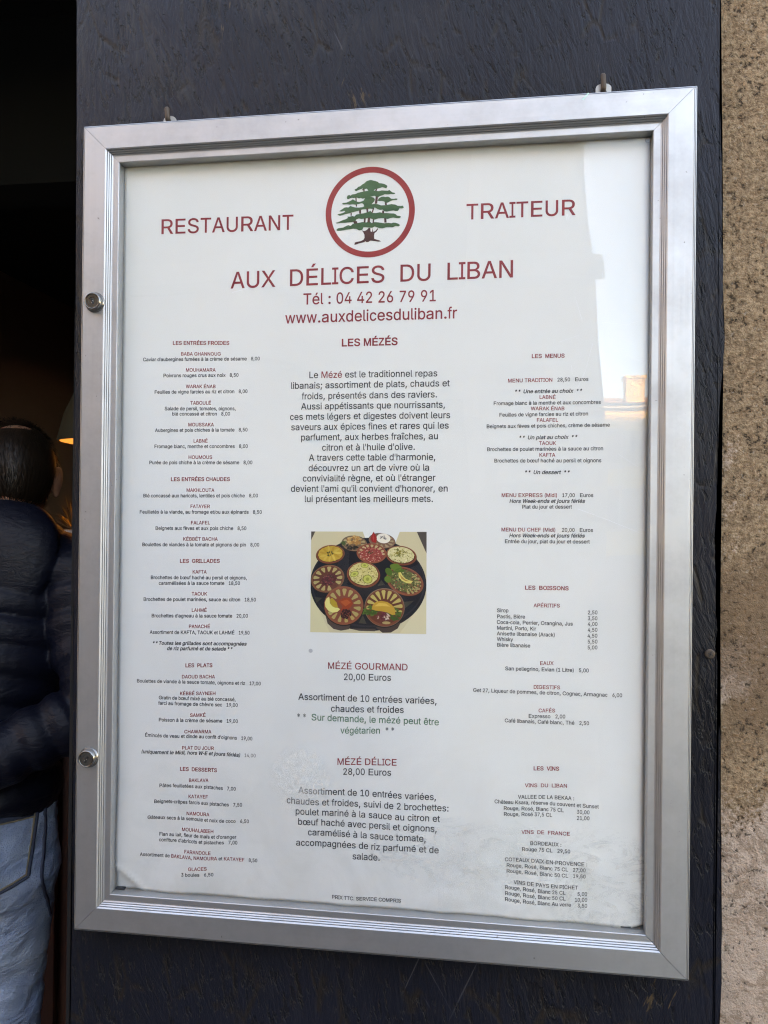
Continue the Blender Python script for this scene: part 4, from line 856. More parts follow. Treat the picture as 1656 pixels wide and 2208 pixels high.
def set_line(V, F, FM, ln):
    st, txt, X0, X1, Z0, Z1 = ln
    X0, X1, Z0, Z1 = X0 * 1e-4, X1 * 1e-4, Z0 * 1e-4, Z1 * 1e-4
    ink, bold = STYLE[st]; size = TYPE_SIZE[st]
    weight = 28 if bold else (8 if st in ('T1', 'T2') else 18 if st in ('k', 'r') else 12)
    adv = ADV_B if bold else ADV_R
    total = sum(adv[c] for c in txt if c not in '~`')
    sx = (X1 - X0) / total; sz = size / 1000; pen = 0
    cur, bd = ink, bold
    for ch in txt:
        if ch == '~': cur = 'r' if cur == ink else ink; continue
        if ch == '`':
            if st == 'i': bd = 0 if bd else bold
            else: cur = 'a' if cur == ink else ink
            continue
        a = adv[ch]
        if ch != ' ':
            ga, parts = glyph(ch, weight if (bd or not bold) else 3)
            k = a / ga; k = max(.80, min(1.22, k)); off = (a - ga * k) / 2
            for q, (pts, tris) in enumerate(parts):
                b0 = len(V)
                for p in pts:
                    px = pen + off + p.x * k + (p.y * .2 if bd == 2 else 0)
                    x = X0 + px * sx; z = Z0 + (Z1 - Z0) * px / total + p.y * sz
                    V.append(on_sheet(x, z, .00012 + .000012 * q))
                for t in tris: F.append([b0 + i for i in t]); FM.append(INK[cur])
        pen += a
def lettering(name, lines, label=None):
    V, F, FM = [], [], []
    for ln in lines: set_line(V, F, FM, ln)
    me = bpy.data.meshes.new(name); me.from_pydata([tuple(v) for v in V], [], F)
    for m in INKS: me.materials.append(m)
    me.polygons.foreach_set('material_index', FM); me.update()
    bm = bmesh.new(); bm.from_mesh(me)
    for f in bm.faces:
        f.normal_update()
        if f.normal.y > 0: f.normal_flip()
    bm.to_mesh(me); bm.free()
    o = bpy.data.objects.new(name, me); C.objects.link(o); o.parent = poster
    if label: o['label'] = label
    return o
def pick(f): return [l for l in LINES if f(l)]
T = [l for l in LINES if l[0][0] == 'T']
lettering('title_lettering', [T[0]], 'large red word RESTAURANT'); lettering('title_lettering', [T[1]], 'large red word TRAITEUR')
lettering('title_lettering', [T[2]], 'largest red line AUX DÉLICES DU LIBAN'); lettering('contact_lettering', T[3:], 'red telephone number and web address')
rest = [l for l in LINES if l[0][0] != 'T']
def sections(lines, heads):
    cur = []
    for l in lines:
        if l[0] in heads and cur and not (len(cur) == 1 and cur[0][0] in heads): yield cur; cur = []
        cur.append(l)
    if cur: yield cur
LEFT = [l for l in rest if (l[2] + l[3]) / 2 < -700]; RIGHT = [l for l in rest if (l[2] + l[3]) / 2 > 700]; MID = [l for l in rest if -700 <= (l[2] + l[3]) / 2 <= 700]
for col in (LEFT, RIGHT):
    for s in sections(col, ('hb',)): lettering('menu_section', s, 'list under the red heading ' + ' '.join(s[0][1].split()))
foot = [l for l in MID if l[1].startswith('PRIX')]; MID = [l for l in MID if l not in foot]; lettering('footer_lettering', foot)
for s in sections(MID, ('MB', 'M')): lettering('menu_section', s, 'larger paragraph under the red heading ' + s[0][1])

# emblem: red ring with a cedar
emb = bpy.data.objects.new('emblem', None); C.objects.link(emb); emb.parent = poster
EX, EZ, EK = -.0038, .2425, .0345 / 725
def esheet(u, v, lift=.00013): x = EX + (u - 820) * EK; z = EZ - (v - 820) * EK; return on_sheet(x, z, lift)
def flat(loopset, lift):
    V, F = [], []
    for k, l in enumerate(loopset):
        b0 = len(V); pts = [Vector((u, v, 0)) for u, v in l]
        V += [esheet(u, v, lift + k * .000008) for u, v in l]
        F += [[b0 + i for i in t][::1] for t in tessellate_polygon([pts])]
    bm = bmesh.new(); vv = [bm.verts.new(v) for v in V]
    for f in F:
        q = bm.faces.new([vv[i] for i in f]); q.normal_update()
        if q.normal.y > 0: q.normal_flip()
    return bm
bm = bmesh.new(); N = 128
ri = [bm.verts.new(esheet(820 + 632 * math.cos(2 * math.pi * i / N), 820 + 634 * math.sin(2 * math.pi * i / N))) for i in range(N)]
ro = [bm.verts.new(esheet(820 + 725 * math.cos(2 * math.pi * i / N), 820 + 728 * math.sin(2 * math.pi * i / N))) for i in range(N)]
for i in range(N): bm.faces.new((ro[i], ro[(i + 1) % N], ri[(i + 1) % N], ri[i]))
for f in bm.faces:
    f.normal_update()
    if f.normal.y > 0: f.normal_flip()
obj('ring', bm, INK_RING, emb)
TIERS = [[(565,445),(600,430),(625,405),(660,395),(690,370),(720,355),(760,320),(800,308),(830,303),(870,315),(905,325),(945,340),(965,362),(1010,368),(1045,378),(1080,395),(1100,415),(1090,440),(1080,452),(1050,440),(1020,430),(980,440),(940,450),(905,455),(880,475),(860,500),(800,500),(785,465),(765,440),(735,445),(715,470),(690,460),(700,430),(680,440),(650,450),(620,460),(600,472),(575,465)],
 [(445,590),(440,560),(455,535),(480,528),(500,540),(530,522),(580,518),(620,500),(680,490),(740,480),(830,470),(900,478),(960,490),(1010,480),(1080,488),(1110,490),(1130,478),(1150,495),(1180,520),(1215,528),(1230,545),(1190,550),(1150,545),(1110,550),(1060,545),(1020,560),(980,570),(950,590),(920,580),(890,560),(850,570),(800,575),(740,590),(700,600),(670,585),(640,590),(600,575),(560,580),(520,575),(490,585),(470,595)],
 [(360,665),(380,652),(430,650),(470,635),(510,620),(540,600),(570,620),(600,640),(640,650),(690,640),(715,630),(740,590),(790,570),(840,575),(880,590),(900,620),(890,650),(850,690),(850,720),(730,730),(715,690),(690,670),(640,680),(580,690),(540,680),(490,685),(440,675),(390,680)],
 [(940,640),(965,605),(1000,585),(1030,580),(1070,588),(1110,585),(1140,600),(1160,620),(1200,625),(1240,620),(1268,628),(1255,645),(1200,645),(1160,655),(1110,680),(1070,690),(1050,660),(1010,650),(970,650)],
 [(320,785),(345,765),(375,750),(400,730),(430,725),(470,730),(500,705),(530,720),(580,735),(640,740),(700,735),(740,715),(820,700),(900,690),(950,700),(1000,720),(1060,720),(1110,715),(1170,708),(1230,718),(1270,740),(1320,745),(1350,740),(1370,770),(1345,785),(1300,780),(1275,820),(1240,822),(1200,810),(1150,815),(1100,825),(1060,820),(1030,790),(980,790),(940,775),(900,750),(860,770),(820,765),(770,770),(720,770),(690,775),(640,790),(590,800),(540,810),(480,825),(420,835),(370,850),(330,858),(300,845),(290,830),(330,825),(380,815),(420,795),(400,780),(360,790)],
 [(262,968),(300,960),(340,945),(380,930),(420,920),(460,900),(455,875),(490,880),(530,870),(570,880),(600,850),(660,840),(720,835),(780,820),(830,800),(860,835),(920,840),(980,830),(1040,845),(1100,848),(1150,855),(1210,860),(1240,875),(1260,895),(1310,905),(1325,920),(1300,938),(1250,935),(1200,925),(1150,930),(1110,945),(1060,930),(1000,925),(950,930),(900,945),(850,930),(800,915),(740,920),(690,925),(640,915),(600,930),(590,955),(550,965),(490,970),(420,975),(350,975),(280,982)],
 [(275,1085),(300,1060),(340,1055),(390,1050),(430,1030),(470,1015),(510,1030),(540,1000),(590,990),(640,985),(700,975),(760,985),(820,970),(850,1000),(900,985),(950,990),(1010,1000),(1060,1010),(1120,1005),(1170,1015),(1200,1005),(1240,1010),(1280,1025),(1312,1050),(1290,1070),(1240,1060),(1190,1080),(1140,1075),(1090,1075),(1030,1090),(980,1085),(940,1070),(900,1055),(860,1075),(830,1070),(780,1065),(720,1060),(700,1100),(650,1108),(600,1080),(550,1075),(480,1085),(420,1090),(350,1100),(290,1100)]]
obj('cedar_crown', flat(TIERS, .00016), INK_TREE, emb)
TRUNK = [(690,1105),(720,1120),(745,1120),(780,1100),(800,1075),(830,1075),(835,1130),(860,1140),(865,1080),(880,1140),(920,1120),(945,1085),(960,1095),(930,1140),(900,1160),(893,1200),(895,1250),(930,1265),(980,1280),(1008,1300),(960,1300),(900,1290),(850,1280),(830,1280),(800,1300),(770,1300),(750,1285),(735,1300),(690,1310),(640,1320),(600,1335),(572,1335),(580,1300),(620,1290),(680,1280),(720,1260),(738,1230),(735,1180),(715,1140)]
BR = [(590,575,600,722,20),(720,440,720,490,22),(925,450,912,485,26),(930,575,918,690,38),(660,780,662,838,32),(515,820,515,866,20),(775,760,782,822,30),(880,755,858,832,22),(1075,680,1080,718,32),(1035,805,1035,850,32),(580,955,592,995,60),(740,915,735,985,30),(808,910,800,985,40),(880,935,876,1000,22),(1070,930,1075,1000,36)]
obj('cedar_trunk', flat([TRUNK] + [[(a - w / 2, b), (a + w / 2, b), (c + w / 2, d), (c - w / 2, d)] for a, b, c, d, w in BR], .000145), INK_TRUNK, emb)

# printed picture of a tray of small dishes
rnd = random.Random(3)
PV, PF, PC = [], [], []
def psheet(u, v, lay):
    s = (u - 68) / 1532; t = (v - 68) / 1330
    x = (-.0469 + .0892 * s) * (1 - t) + (-.0467 + .0895 * s) * t
    z = (-.0021 + .0009 * s) * (1 - t) + (-.0797 + .0014 * s) * t
    return on_sheet(x, z, .00010 + lay * .000010)
def srgb(c): return tuple(((v / 255 + .055) / 1.055) ** 2.4 * .98 for v in c)
def poly(l, col, lay):
    l = [(min(1600, max(68, u)), min(1398, max(68, v))) for u, v in l]
    b0 = len(PV); PV.extend(psheet(u, v, lay) for u, v in l)
    for t in tessellate_polygon([[Vector((u, v, 0)) for u, v in l]]): PF.append([b0 + i for i in t]); PC.append(srgb(col))
def ell(cx, cy, rx, ry, rot, col, lay, n=36, jag=0):
    c, s = math.cos(R(rot)), math.sin(R(rot)); l = []
    for i in range(n):
        a = 2 * math.pi * i / n; k = 1 + jag * rnd.uniform(-1, 1)
        x, y = rx * k * math.cos(a), ry * k * math.sin(a); l.append((cx + c * x - s * y, cy + s * x + c * y))
    poly(l, col, lay)
def in_ell(cx, cy, rx, ry, rot, a, q):
    c, s = math.cos(R(rot)), math.sin(R(rot)); x, y = rx * q * math.cos(a), ry * q * math.sin(a); return (cx + c * x - s * y, cy + s * x + c * y)
def specks(e, n, cols, lay, q=.9, size=9, a0=0, a1=360):
    for _ in range(n):
        a = R(rnd.uniform(a0, a1)); p = in_ell(*e, a, q * math.sqrt(rnd.random())); k = size * rnd.uniform(.5, 1.3); b = rnd.uniform(0, 6)
        poly([(p[0] + k * math.cos(b + j * 2.1 + rnd.uniform(-.3, .3)), p[1] + k * .8 * math.sin(b + j * 2.1)) for j in range(3)], rnd.choice(cols), lay + rnd.randint(0, 3))
def petals(e, n, a0, a1, lay, col=(168, 150, 96), q0=.52, q1=.88):
    for i in range(n):
        a = R(a0 + (a1 - a0) * i / max(1, n - 1)); d = R(abs(a1 - a0) / n * .36)
        poly([in_ell(*e, a - d * .45, q0), in_ell(*e, a - d, q1 - .06), in_ell(*e, a - d * .6, q1), in_ell(*e, a + d * .6, q1), in_ell(*e, a + d, q1 - .06), in_ell(*e, a + d * .45, q0)], col, lay)
poly([(68, 68), (1600, 68), (1600, 1398), (68, 1398)], (205, 190, 155), 0)
poly([(68, 68), (125, 68), (68, 185)], (84, 72, 66), 1); poly([(1472, 68), (1600, 68), (1600, 350)], (84, 72, 66), 1)
poly([(68, 900), (200, 1130), (330, 1398), (68, 1398)], (212, 200, 160), 1); poly([(1600, 900), (1430, 1150), (1250, 1398), (1600, 1398)], (214, 200, 165), 1)
ell(830, 760, 770, 612, 0, (24, 26, 34), 2, 64); ell(830, 735, 752, 585, 0, (38, 40, 48), 3, 64); ell(828, 728, 738, 570, 0, (20, 22, 32), 4, 64)
poly([(265, 1150), (600, 1300), (590, 1350), (480, 1372), (380, 1350), (300, 1280)], (76, 62, 58), 5); poly([(940, 1320), (1270, 1250), (1230, 1330), (1140, 1385), (1030, 1390)], (70, 55, 50), 5)
poly([(610, 1340), (940, 1340), (930, 1372), (720, 1370)], (78, 66, 60), 5)
for t in ([(770, 1160), (820, 1278), (715, 1268)], [(1300, 985), (1440, 965), (1320, 1070)], [(960, 780), (1010, 700), (1060, 760)], [(120, 930), (225, 945), (150, 1010)]): poly(t, (62, 60, 52), 5)
RIM, RIM2 = (128, 62, 42), (96, 42, 32)
def bowl(e, lay, rim=RIM, inn=RIM2, edge=(150, 84, 60)):
    cx, cy, rx, ry, rot = e
    ell(cx, cy + 8, rx * 1.02, ry * 1.03, rot, (34, 22, 22), lay); ell(cx, cy, rx, ry, rot, edge, lay + 1); ell(cx, cy + 3, rx * .975, ry * .97, rot, rim, lay + 2); ell(cx, cy - 4, rx * .90, ry * .88, rot, inn, lay + 3)
e = (650, 222, 172, 102, 4); bowl(e, 6, (140, 108, 84), (120, 92, 70), (60, 50, 44)); petals(e, 7, 170, 370, 10, (176, 152, 112)); specks((645, 185, 95, 58, 0), 40, [(196, 142, 84), (176, 118, 66), (210, 164, 106)], 12, 1, 30); specks((600, 275, 110, 26, 4), 40, [(30, 28, 26), (44, 40, 34)], 16, 1, 20); specks((510, 218, 30, 28, 0), 12, [(64, 84, 38)], 16, 1, 22)
e = (1015, 185, 178, 98, 8); bowl(e, 6, (146, 104, 84), (128, 90, 72), (70, 54, 48)); petals(e, 6, -40, 120, 10, (170, 140, 108)); ell(1035, 155, 92, 64, 6, (232, 222, 205), 14); specks((1035, 150, 45, 30, 0), 16, [(60, 46, 70), (40, 36, 44)], 16, 1, 12)
poly([(905, 68), (925, 100), (950, 150), (940, 215), (890, 205), (865, 165), (880, 110)], (168, 34, 34), 15); poly([(900, 90), (915, 150), (905, 195), (890, 150)], (196, 62, 54), 17)
e = (330, 368, 192, 122, -6); bowl(e, 12, edge=(150, 90, 62)); ell(330, 362, 166, 102, -6, (196, 152, 62), 16, jag=.03)
for k in range(11):
    a = 2 * math.pi * k / 11; p = in_ell(330, 360, 150, 94, -6, a, .66); ell(p[0], p[1], 46, 15, math.degrees(a), rnd.choice([(216, 178, 84), (206, 166, 76), (186, 138, 52)]), 17)
specks((330, 360, 45, 34, 0), 26, [(54, 50, 22), (30, 30, 18), (90, 86, 40)], 18, 1, 14)
e = (880, 352, 198, 130, 3); bowl(e, 18, (152, 80, 58), (140, 66, 52)); petals(e, 9, 180, 360, 22, (190, 164, 118)); ell(875, 372, 150, 88, 3, (160, 66, 58), 23, jag=.06); specks((875, 368, 165, 98, 3), 190, [(176, 62, 58), (206, 120, 104), (150, 44, 44), (222, 170, 150), (120, 40, 36)], 24, 1, 11); specks((870, 345, 36, 24, 0), 10, [(60, 66, 36)], 28, 1, 12)
e = (1270, 378, 202, 126, 8); bowl(e, 18); ell(1265, 368, 176, 104, 8, (214, 200, 150), 22, jag=.02); specks((1265, 372, 170, 100, 8), 170, [(150, 140, 74), (226, 214, 172), (120, 116, 56), (196, 182, 120)], 23, 1, 11); specks((1255, 345, 80, 46, 0), 30, [(96, 92, 40), (140, 124, 52)], 27, 1, 18)
e = (298, 690, 226, 178, -16); bowl(e, 20, (128, 76, 54), (104, 52, 40), (140, 96, 74)); petals(e, 12, 95, 400, 24, (178, 158, 104)); ell(320, 705, 105, 72, -20, (88, 36, 40), 26, jag=.1); specks((320, 700, 112, 80, -20), 110, [(120, 46, 52), (74, 28, 34), (150, 78, 76), (52, 60, 40)], 27, 1, 12)
e = (775, 632, 220, 170, 6); bowl(e, 22); ell(775, 622, 192, 146, 6, (208, 190, 128), 26, jag=.02); specks((775, 622, 185, 140, 6), 150, [(150, 132, 66), (222, 206, 150), (108, 92, 44), (190, 168, 96)], 27, 1, 13); specks((775, 622, 170, 125, 6), 22, [(40, 36, 22)], 29, 1, 9)
for cx, cy, a, b, r in ((830, 690, 64, 58, 10), (790, 510, 52, 34, 4), (655, 625, 58, 36, -20)): ell(cx, cy, a, b, r, (120, 122, 44), 31); ell(cx, cy, a * .86, b * .86, r, (192, 188, 96), 32); ell(cx, cy, a * .35, b * .4, r, (150, 148, 66), 33)
e = (1320, 712, 252, 178, 22); bowl(e, 24, (146, 76, 54), (110, 56, 42)); petals(e, 8, -60, 60, 28, (172, 150, 100)); ell(1315, 705, 205, 140, 22, (92, 96, 52), 28, jag=.04); specks((1315, 708, 212, 146, 22), 260, [(58, 74, 30), (120, 122, 62), (178, 170, 118), (150, 64, 50), (40, 52, 24)], 29, 1, 13)
for cx, cy, a, b, r in ((1200, 530, 78, 46, 10), (1110, 590, 56, 42, 50), (1095, 690, 48, 40, 60), (1250, 575, 60, 30, 0)): ell(cx, cy, a, b, r, rnd.choice([(88, 116, 44), (70, 102, 38)]), 33, 24, .08)
poly([(1235, 600), (1265, 595), (1290, 640), (1330, 680), (1380, 700), (1425, 710), (1400, 742), (1340, 735), (1280, 705), (1240, 660)], (216, 196, 110), 34); poly([(1250, 615), (1280, 650), (1325, 690), (1380, 712), (1330, 712), (1275, 680)], (178, 130, 60), 35)
e = (515, 1040, 262, 254, 0); bowl(e, 26, (146, 76, 54), (134, 66, 50)); petals(e, 11, 150, 395, 30, (172, 152, 96)); petals(e, 4, 55, 130, 30, (176, 150, 92)); poly([(440, 985), (520, 935), (600, 945), (640, 1010), (600, 1070), (520, 1110), (475, 1120), (500, 1050)], (160, 60, 34), 32); poly([(470, 990), (560, 960), (610, 1000), (540, 1050)], (188, 84, 46), 33); specks((550, 1150, 70, 60, 0), 60, [(52, 22, 28), (80, 34, 40), (36, 16, 20)], 33, 1, 22)
poly([(320, 925), (285, 950), (262, 1000), (270, 1060), (310, 1110), (370, 1135), (430, 1125), (468, 1090), (440, 1070), (400, 1070), (360, 1050), (330, 1010), (325, 965)], (222, 208, 130), 34); poly([(325, 965), (360, 940), (420, 1000), (440, 1065), (390, 1075), (345, 1040)], (176, 142, 52), 33)
e = (1055, 1058, 264, 252, 4); bowl(e, 26, (128, 66, 46), (104, 48, 34), (138, 110, 92)); petals(e, 10, 175, 372, 30, (190, 168, 100), .45, .9); specks((880, 1105, 90, 60, 0), 30, [(54, 82, 32), (74, 104, 44)], 32, 1, 40); specks((1190, 1140, 70, 70, 0), 26, [(52, 80, 32), (72, 98, 42)], 32, 1, 38); specks((1030, 1175, 80, 60, 0), 34, [(92, 30, 40), (120, 44, 56), (206, 176, 160)], 36, 1, 26)
poly([(885, 1085), (900, 1030), (945, 985), (1010, 972), (1090, 985), (1150, 1020), (1190, 1075), (1198, 1150), (1160, 1155), (1100, 1125), (1020, 1108), (940, 1100)], (196, 146, 58), 40); poly([(920, 1045), (980, 1000), (1070, 1005), (1130, 1045), (1040, 1040)], (218, 174, 84), 41); ell(1080, 1258, 55, 18, 0, (176, 150, 100), 36)
me = bpy.data.meshes.new('food_picture'); me.from_pydata([tuple(v) for v in PV], [], PF); me.materials.append(PICTURE)
ca = me.color_attributes.new('print', 'FLOAT_COLOR', 'CORNER')
k = 0
for p, c in zip(me.polygons, PC):
    for li in p.loop_indices: ca.data[li].color = (*c, 1)
bm = bmesh.new(); bm.from_mesh(me)
for f in bm.faces:
    f.normal_update()
    if f.normal.y > 0: f.normal_flip()
bm.to_mesh(me); bm.free()
fp = bpy.data.objects.new('food_picture', me); C.objects.link(fp); fp.parent = poster
fp['label'] = 'colour picture of a dark tray with ten small dishes'
DOT = Mat('grey_sticker', (.45, .45, .45), .6).m
# drawing pin and a grey sticker dot
bm = bmesh.new(); lathe(bm, [(.0021, 0), (.0020, .0006), (.0010, .0009)], Matrix.Translation((.2005, YS - .0008, .2865)) @ Matrix.Rotation(R(90), 4, 'X'), 16); obj('pin_head', bm, ZINC, poster, True)
bm = bmesh.new(); q = on_sheet(-.0462, -.0940, .0001); lathe(bm, [(.0016, 0), (.0015, .0001)], Matrix.Translation(q) @ Matrix.Rotation(R(90), 4, 'X'), 20); obj('sticker_dot', bm, DOT, poster)

# ------------------------------------------------------------------ people
def merge(bm, b2, M=Matrix()):
    me = bpy.data.meshes.new('t'); b2.transform(M); b2.to_mesh(me); b2.free(); bm.from_mesh(me); bpy.data.meshes.remove(me)
def head_pts(bm, c, rot):
    """skull, jaw, nose and ears around c, face towards local +y"""
    M = Matrix.Translation(c) @ rot.to_4x4(); b = bmesh.new()
    ellipsoid(b, (0, -.012, .022), (.077, .096, .095)); ellipsoid(b, (0, .022, -.045), (.056, .066, .072)); ellipsoid(b, (0, .05, -.082), (.030, .036, .026))
    loft(b, [(0, .088, .022, .010, .008), (0, .106, -.008, .014, .012), (0, .112, -.022, .018, .014), (0, .096, -.032, .012, .010)], m=3, n=10)
    for s in (-1, 1):
        e = bmesh.new(); ellipsoid(e, (0, 0, 0), (.009, .020, .034)); ellipsoid(e, (0, .004, -.026), (.007, .011, .012))
        merge(b, e, Matrix.Translation((s * .083, -.010, -.006)) @ Matrix.Rotation(s * R(-24), 4, 'Z') @ Matrix.Rotation(s * R(8), 4, 'Y'))
        ellipsoid(b, (s * .03, .078, .036), (.022, .016, .007)); ellipsoid(b, (s * .045, .05, -.022), (.024, .03, .022))
    ellipsoid(b, (0, .088, -.054), (.022, .010, .005)); ellipsoid(b, (0, .087, -.063), (.019, .010, .005))
    merge(bm, b, M)
def hand(bm, wrist, direction, palm_n, curl, side):
    """palm with four bent fingers of different length and a thumb from its side"""
    d = Vector(direction).normalized(); nrm = Vector(palm_n); nrm = (nrm - d * nrm.dot(d)).normalized(); sd = d.cross(nrm) * side; w = Vector(wrist)
    P = lambda a, b, c: tuple(w + d * a + sd * b + nrm * c)
    loft(bm, [(*P(-.02, 0, 0), .026, .020), (*P(.02, 0, 0), .034, .016), (*P(.06, 0, 0), .041, .014), (*P(.095, 0, 0), .038, .011)], m=4, n=16, xdir=tuple(sd))
    for k, (off, L) in enumerate(((-.029, .066), (-.010, .077), (.010, .072), (.028, .056))):
        pts = [P(.085, off, 0)]; a = 0; x, z = .085, 0
        for seg in (.45, .32, .26):
            a += curl * (1.0 + .08 * k); x += math.cos(a) * L * seg; z += math.sin(a) * L * seg; pts.append(P(x, off * 1.05, z))
        loft(bm, [(*p, r, r) for p, r in zip(pts, (.0095, .0090, .0082, .0066))], m=4, n=10, xdir=tuple(sd))
    pts = [P(.025, -.030, .002), P(.050, -.050, .012), P(.074, -.056, .022), P(.094, -.052, .030)]
    loft(bm, [(*p, r, r) for p, r in zip(pts, (.013, .0115, .0098, .0072))], m=4, n=10, xdir=tuple(nrm))
def person(label, loc, rz, J, top_mat, quilt, legs_mat, hood, bald, head_rot, seed):
    root = thing('person', label, 'person', loc, rz)
    q = (lambda L: .0125 * (abs(math.sin(math.pi * L / .058)) ** .6 - .62)) if quilt else (lambda L: .002 * math.sin(L * 60))
    hd = Vector(J['head']); hr = Matrix.Rotation(head_rot[0], 3, 'Z') @ Matrix.Rotation(head_rot[1], 3, 'X')
    # body: one continuous skin
    bm = bmesh.new(); head_pts(bm, hd, hr)
    nk = Vector(J['neck'])
    loft(bm, [(*(hd + Vector((0, -.015, -.03))), .055, .058), (*((hd + nk) / 2), .054, .056), (*nk, .062, .062), (*(nk - Vector((0, 0, .08))), .12, .08), (*J['waist'], .13, .09), (*J['hip'], .14, .10)], m=5)
    for s, k in ((-1, 'l'), (1, 'r')):
        sh, el, wr = J['shoulder_' + k], J['elbow_' + k], J['wrist_' + k]
        loft(bm, [(nk.x, nk.y, nk.z - .07, .05, .05), (*sh, .05, .05), (*el, .040, .040), (*wr, .027, .024)], m=6, xdir=(0, 1, .2))
        hand(bm, wr, J['hand_dir_' + k], J['palm_' + k], J['curl'], s)
        hp, kn, an = J['hipj_' + k], J['knee_' + k], J['ankle_' + k]
        loft(bm, [(*hp, .082, .085), (*kn, .055, .057), (*an, .038, .04)], m=6)
    body = obj('body', remesh(bm, .0045, 2), SKIN, root, True)
    for s in (-1, 1):
        bm = bmesh.new(); ellipsoid(bm, hd + hr @ Vector((s * .031, .074, .020)), (.0125, .0125, .0125), u=16, v=12); obj('eye', bm, PALE, root, True)
    # top
    bm = bmesh.new(); wv, hp = Vector(J['waist']), Vector(J['hip'])
    loft(bm, [(hp.x, hp.y, hp.z - .01, .160, .120), (hp.x, hp.y, hp.z + .02, .172, .138), (*wv, .160, .135), (nk.x * .6 + wv.x * .4, nk.y * .6 + wv.y * .4 - .01, 1.28, .172, .135), (nk.x, nk.y - .01, nk.z - .10, .165, .125), (nk.x, nk.y - .005, nk.z - .02, .115, .10), (nk.x, nk.y, nk.z + .035, .074, .08)], m=16, n=40, mod=q)
    for s, k in ((-1, 'l'), (1, 'r')):
        sh, el, wr = Vector(J['shoulder_' + k]), Vector(J['elbow_' + k]), Vector(J['wrist_' + k])
        mid = (sh + el) / 2; fm = (el + wr) / 2
        loft(bm, [(nk.x + s * .08, nk.y, nk.z - .075, .075, .07), (*sh, .082, .080), (*mid, .074, .072), (*el, .068, .066), (*fm, .060, .058), (*(wr + (el - wr).normalized() * .01), .046, .044)], m=10, n=24, xdir=(0, 1, .2), mod=q)
    if hood:
        loft(bm, [(nk.x - .10, nk.y - .085, nk.z - .20, .03, .02), (nk.x - .06, nk.y - .105, nk.z - .14, .085, .03), (nk.x - .015, nk.y - .10, nk.z - .07, .135, .036), (nk.x, nk.y - .075, nk.z + .0, .135, .045), (nk.x, nk.y - .04, nk.z + .040, .095, .045)], m=6, n=28)
        for s in (-1, 1): ellipsoid(bm, (nk.x + s * .085, nk.y - .02, nk.z - .02), (.045, .085, .045))
    obj('jacket', remesh(bm, .0042, 1), top_mat, root, True)
    # trousers
    bm = bmesh.new()
    loft(bm, [(hp.x, hp.y, hp.z + .04, .150, .112), (hp.x, hp.y, hp.z - .04, .168, .122), (hp.x, hp.y - .01, hp.z - .12, .176, .132), (hp.x, hp.y, hp.z - .19, .165, .118), (hp.x, hp.y, hp.z - .23, .12, .09)], m=8, n=36)
    for s, k in ((-1, 'l'), (1, 'r')):
        h, kn, an = J['hipj_' + k], Vector(J['knee_' + k]), Vector(J['ankle_' + k])
        loft(bm, [(h[0], h[1], h[2] - .06, .094, .108), (*((Vector(h) + kn) / 2), .088, .094), (*kn, .074, .078), (*((kn + an) / 2), .068, .074), (an.x, an.y, an.z + .0, .062, .072), (an.x, an.y + .004, an.z - .03, .064, .076)], m=8, n=28, mod=lambda L: .0025 * math.sin(L * 43) + .0015 * math.sin(L * 97))
    jb = remesh(bm, .006, 2)
    for v in jb.verts:
        p = v.co; k = Vector((p.x * 7 + p.z * 9, p.y * 7, p.z * 14 - p.x * 16))
        v.co += v.normal * (.008 * noise.noise(k) - .006 * abs(noise.noise(k * 1.9 + Vector((3, 1, 7)))))
    jb.normal_update(); bv = BVHTree.FromBMesh(jb)
    tr = obj('trousers', jb, legs_mat, root, True)
    for s, k in ((-1, 'l'), (1, 'r')):
        a = J['ankle_' + k]; bm = bmesh.new()
        loft(bm, [(a[0], a[1] - .05, .045, .030, .036), (a[0], a[1] - .01, .05, .042, .046), (a[0], a[1] + .07, .038, .046, .034), (a[0], a[1] + .15, .026, .044, .024), (a[0], a[1] + .185, .02, .026, .014)], m=5, n=20, xdir=(1, 0, 0))
        obj('shoe', bm, LEATHER, root, True)
    # hair
    b = bmesh.new(); ellipsoid(b, (0, -.012, .022), (.0815, .100, .099), u=48, v=32)
    def keep(p):
        if p.y > .055: return p.z > .075
        if bald and (p - Vector((0, -.045, .118))).length < .036: return False
        if p.z < -.062: return False
        return not (abs(p.x) > .06 and p.y > -.002 and p.z < .02)
    bmesh.ops.delete(b, geom=[f for f in b.faces if not keep(f.calc_center_median())], context='FACES')
    fs = [(f.calc_center_median().copy(), f.normal.copy()) for f in b.faces]; thin = [(Vector((rr0 * math.cos(q), -.045 + rr0 * math.sin(q), .1185 - rr0 * .25)), Vector((0, 0, 1))) for rr0 in (.005, .012, .02, .028, .034) for q in [k * .5 for k in range(13)]]
    rr = random.Random(seed); V, F = [], []
    for _ in range(3600):
        p, nn = rr.choice(thin if bald and rr.random() < .045 else fs); p = p + Vector((rr.uniform(-1, 1), rr.uniform(-1, 1), rr.uniform(-1, 1))) * .006
        dwn = Vector((rr.uniform(-.3, .3), -.35 + rr.uniform(-.2, .2), -1)); 
        if p.z > .08: dwn = Vector((p.x * 9 + rr.uniform(-.5, .5), -.7 + rr.uniform(-.4, .5), -.15))
        dwn = (dwn - nn * dwn.dot(nn)).normalized(); sd = nn.cross(dwn).normalized(); L = rr.uniform(.018, .036); wd = rr.uniform(.0006, .0013)
        b0 = len(V)
        for t in (0, .4, .75, 1):
            c = p + dwn * L * t + nn * (.0015 + (.0018 if p.z > .07 else .004) * math.sin(t * 2.6)); ww = wd * (1 - t * .85)
            V += [c - sd * ww, c + sd * ww]
        F += [[b0 + 2 * i, b0 + 2 * i + 1, b0 + 2 * i + 3, b0 + 2 * i + 2] for i in range(3)]
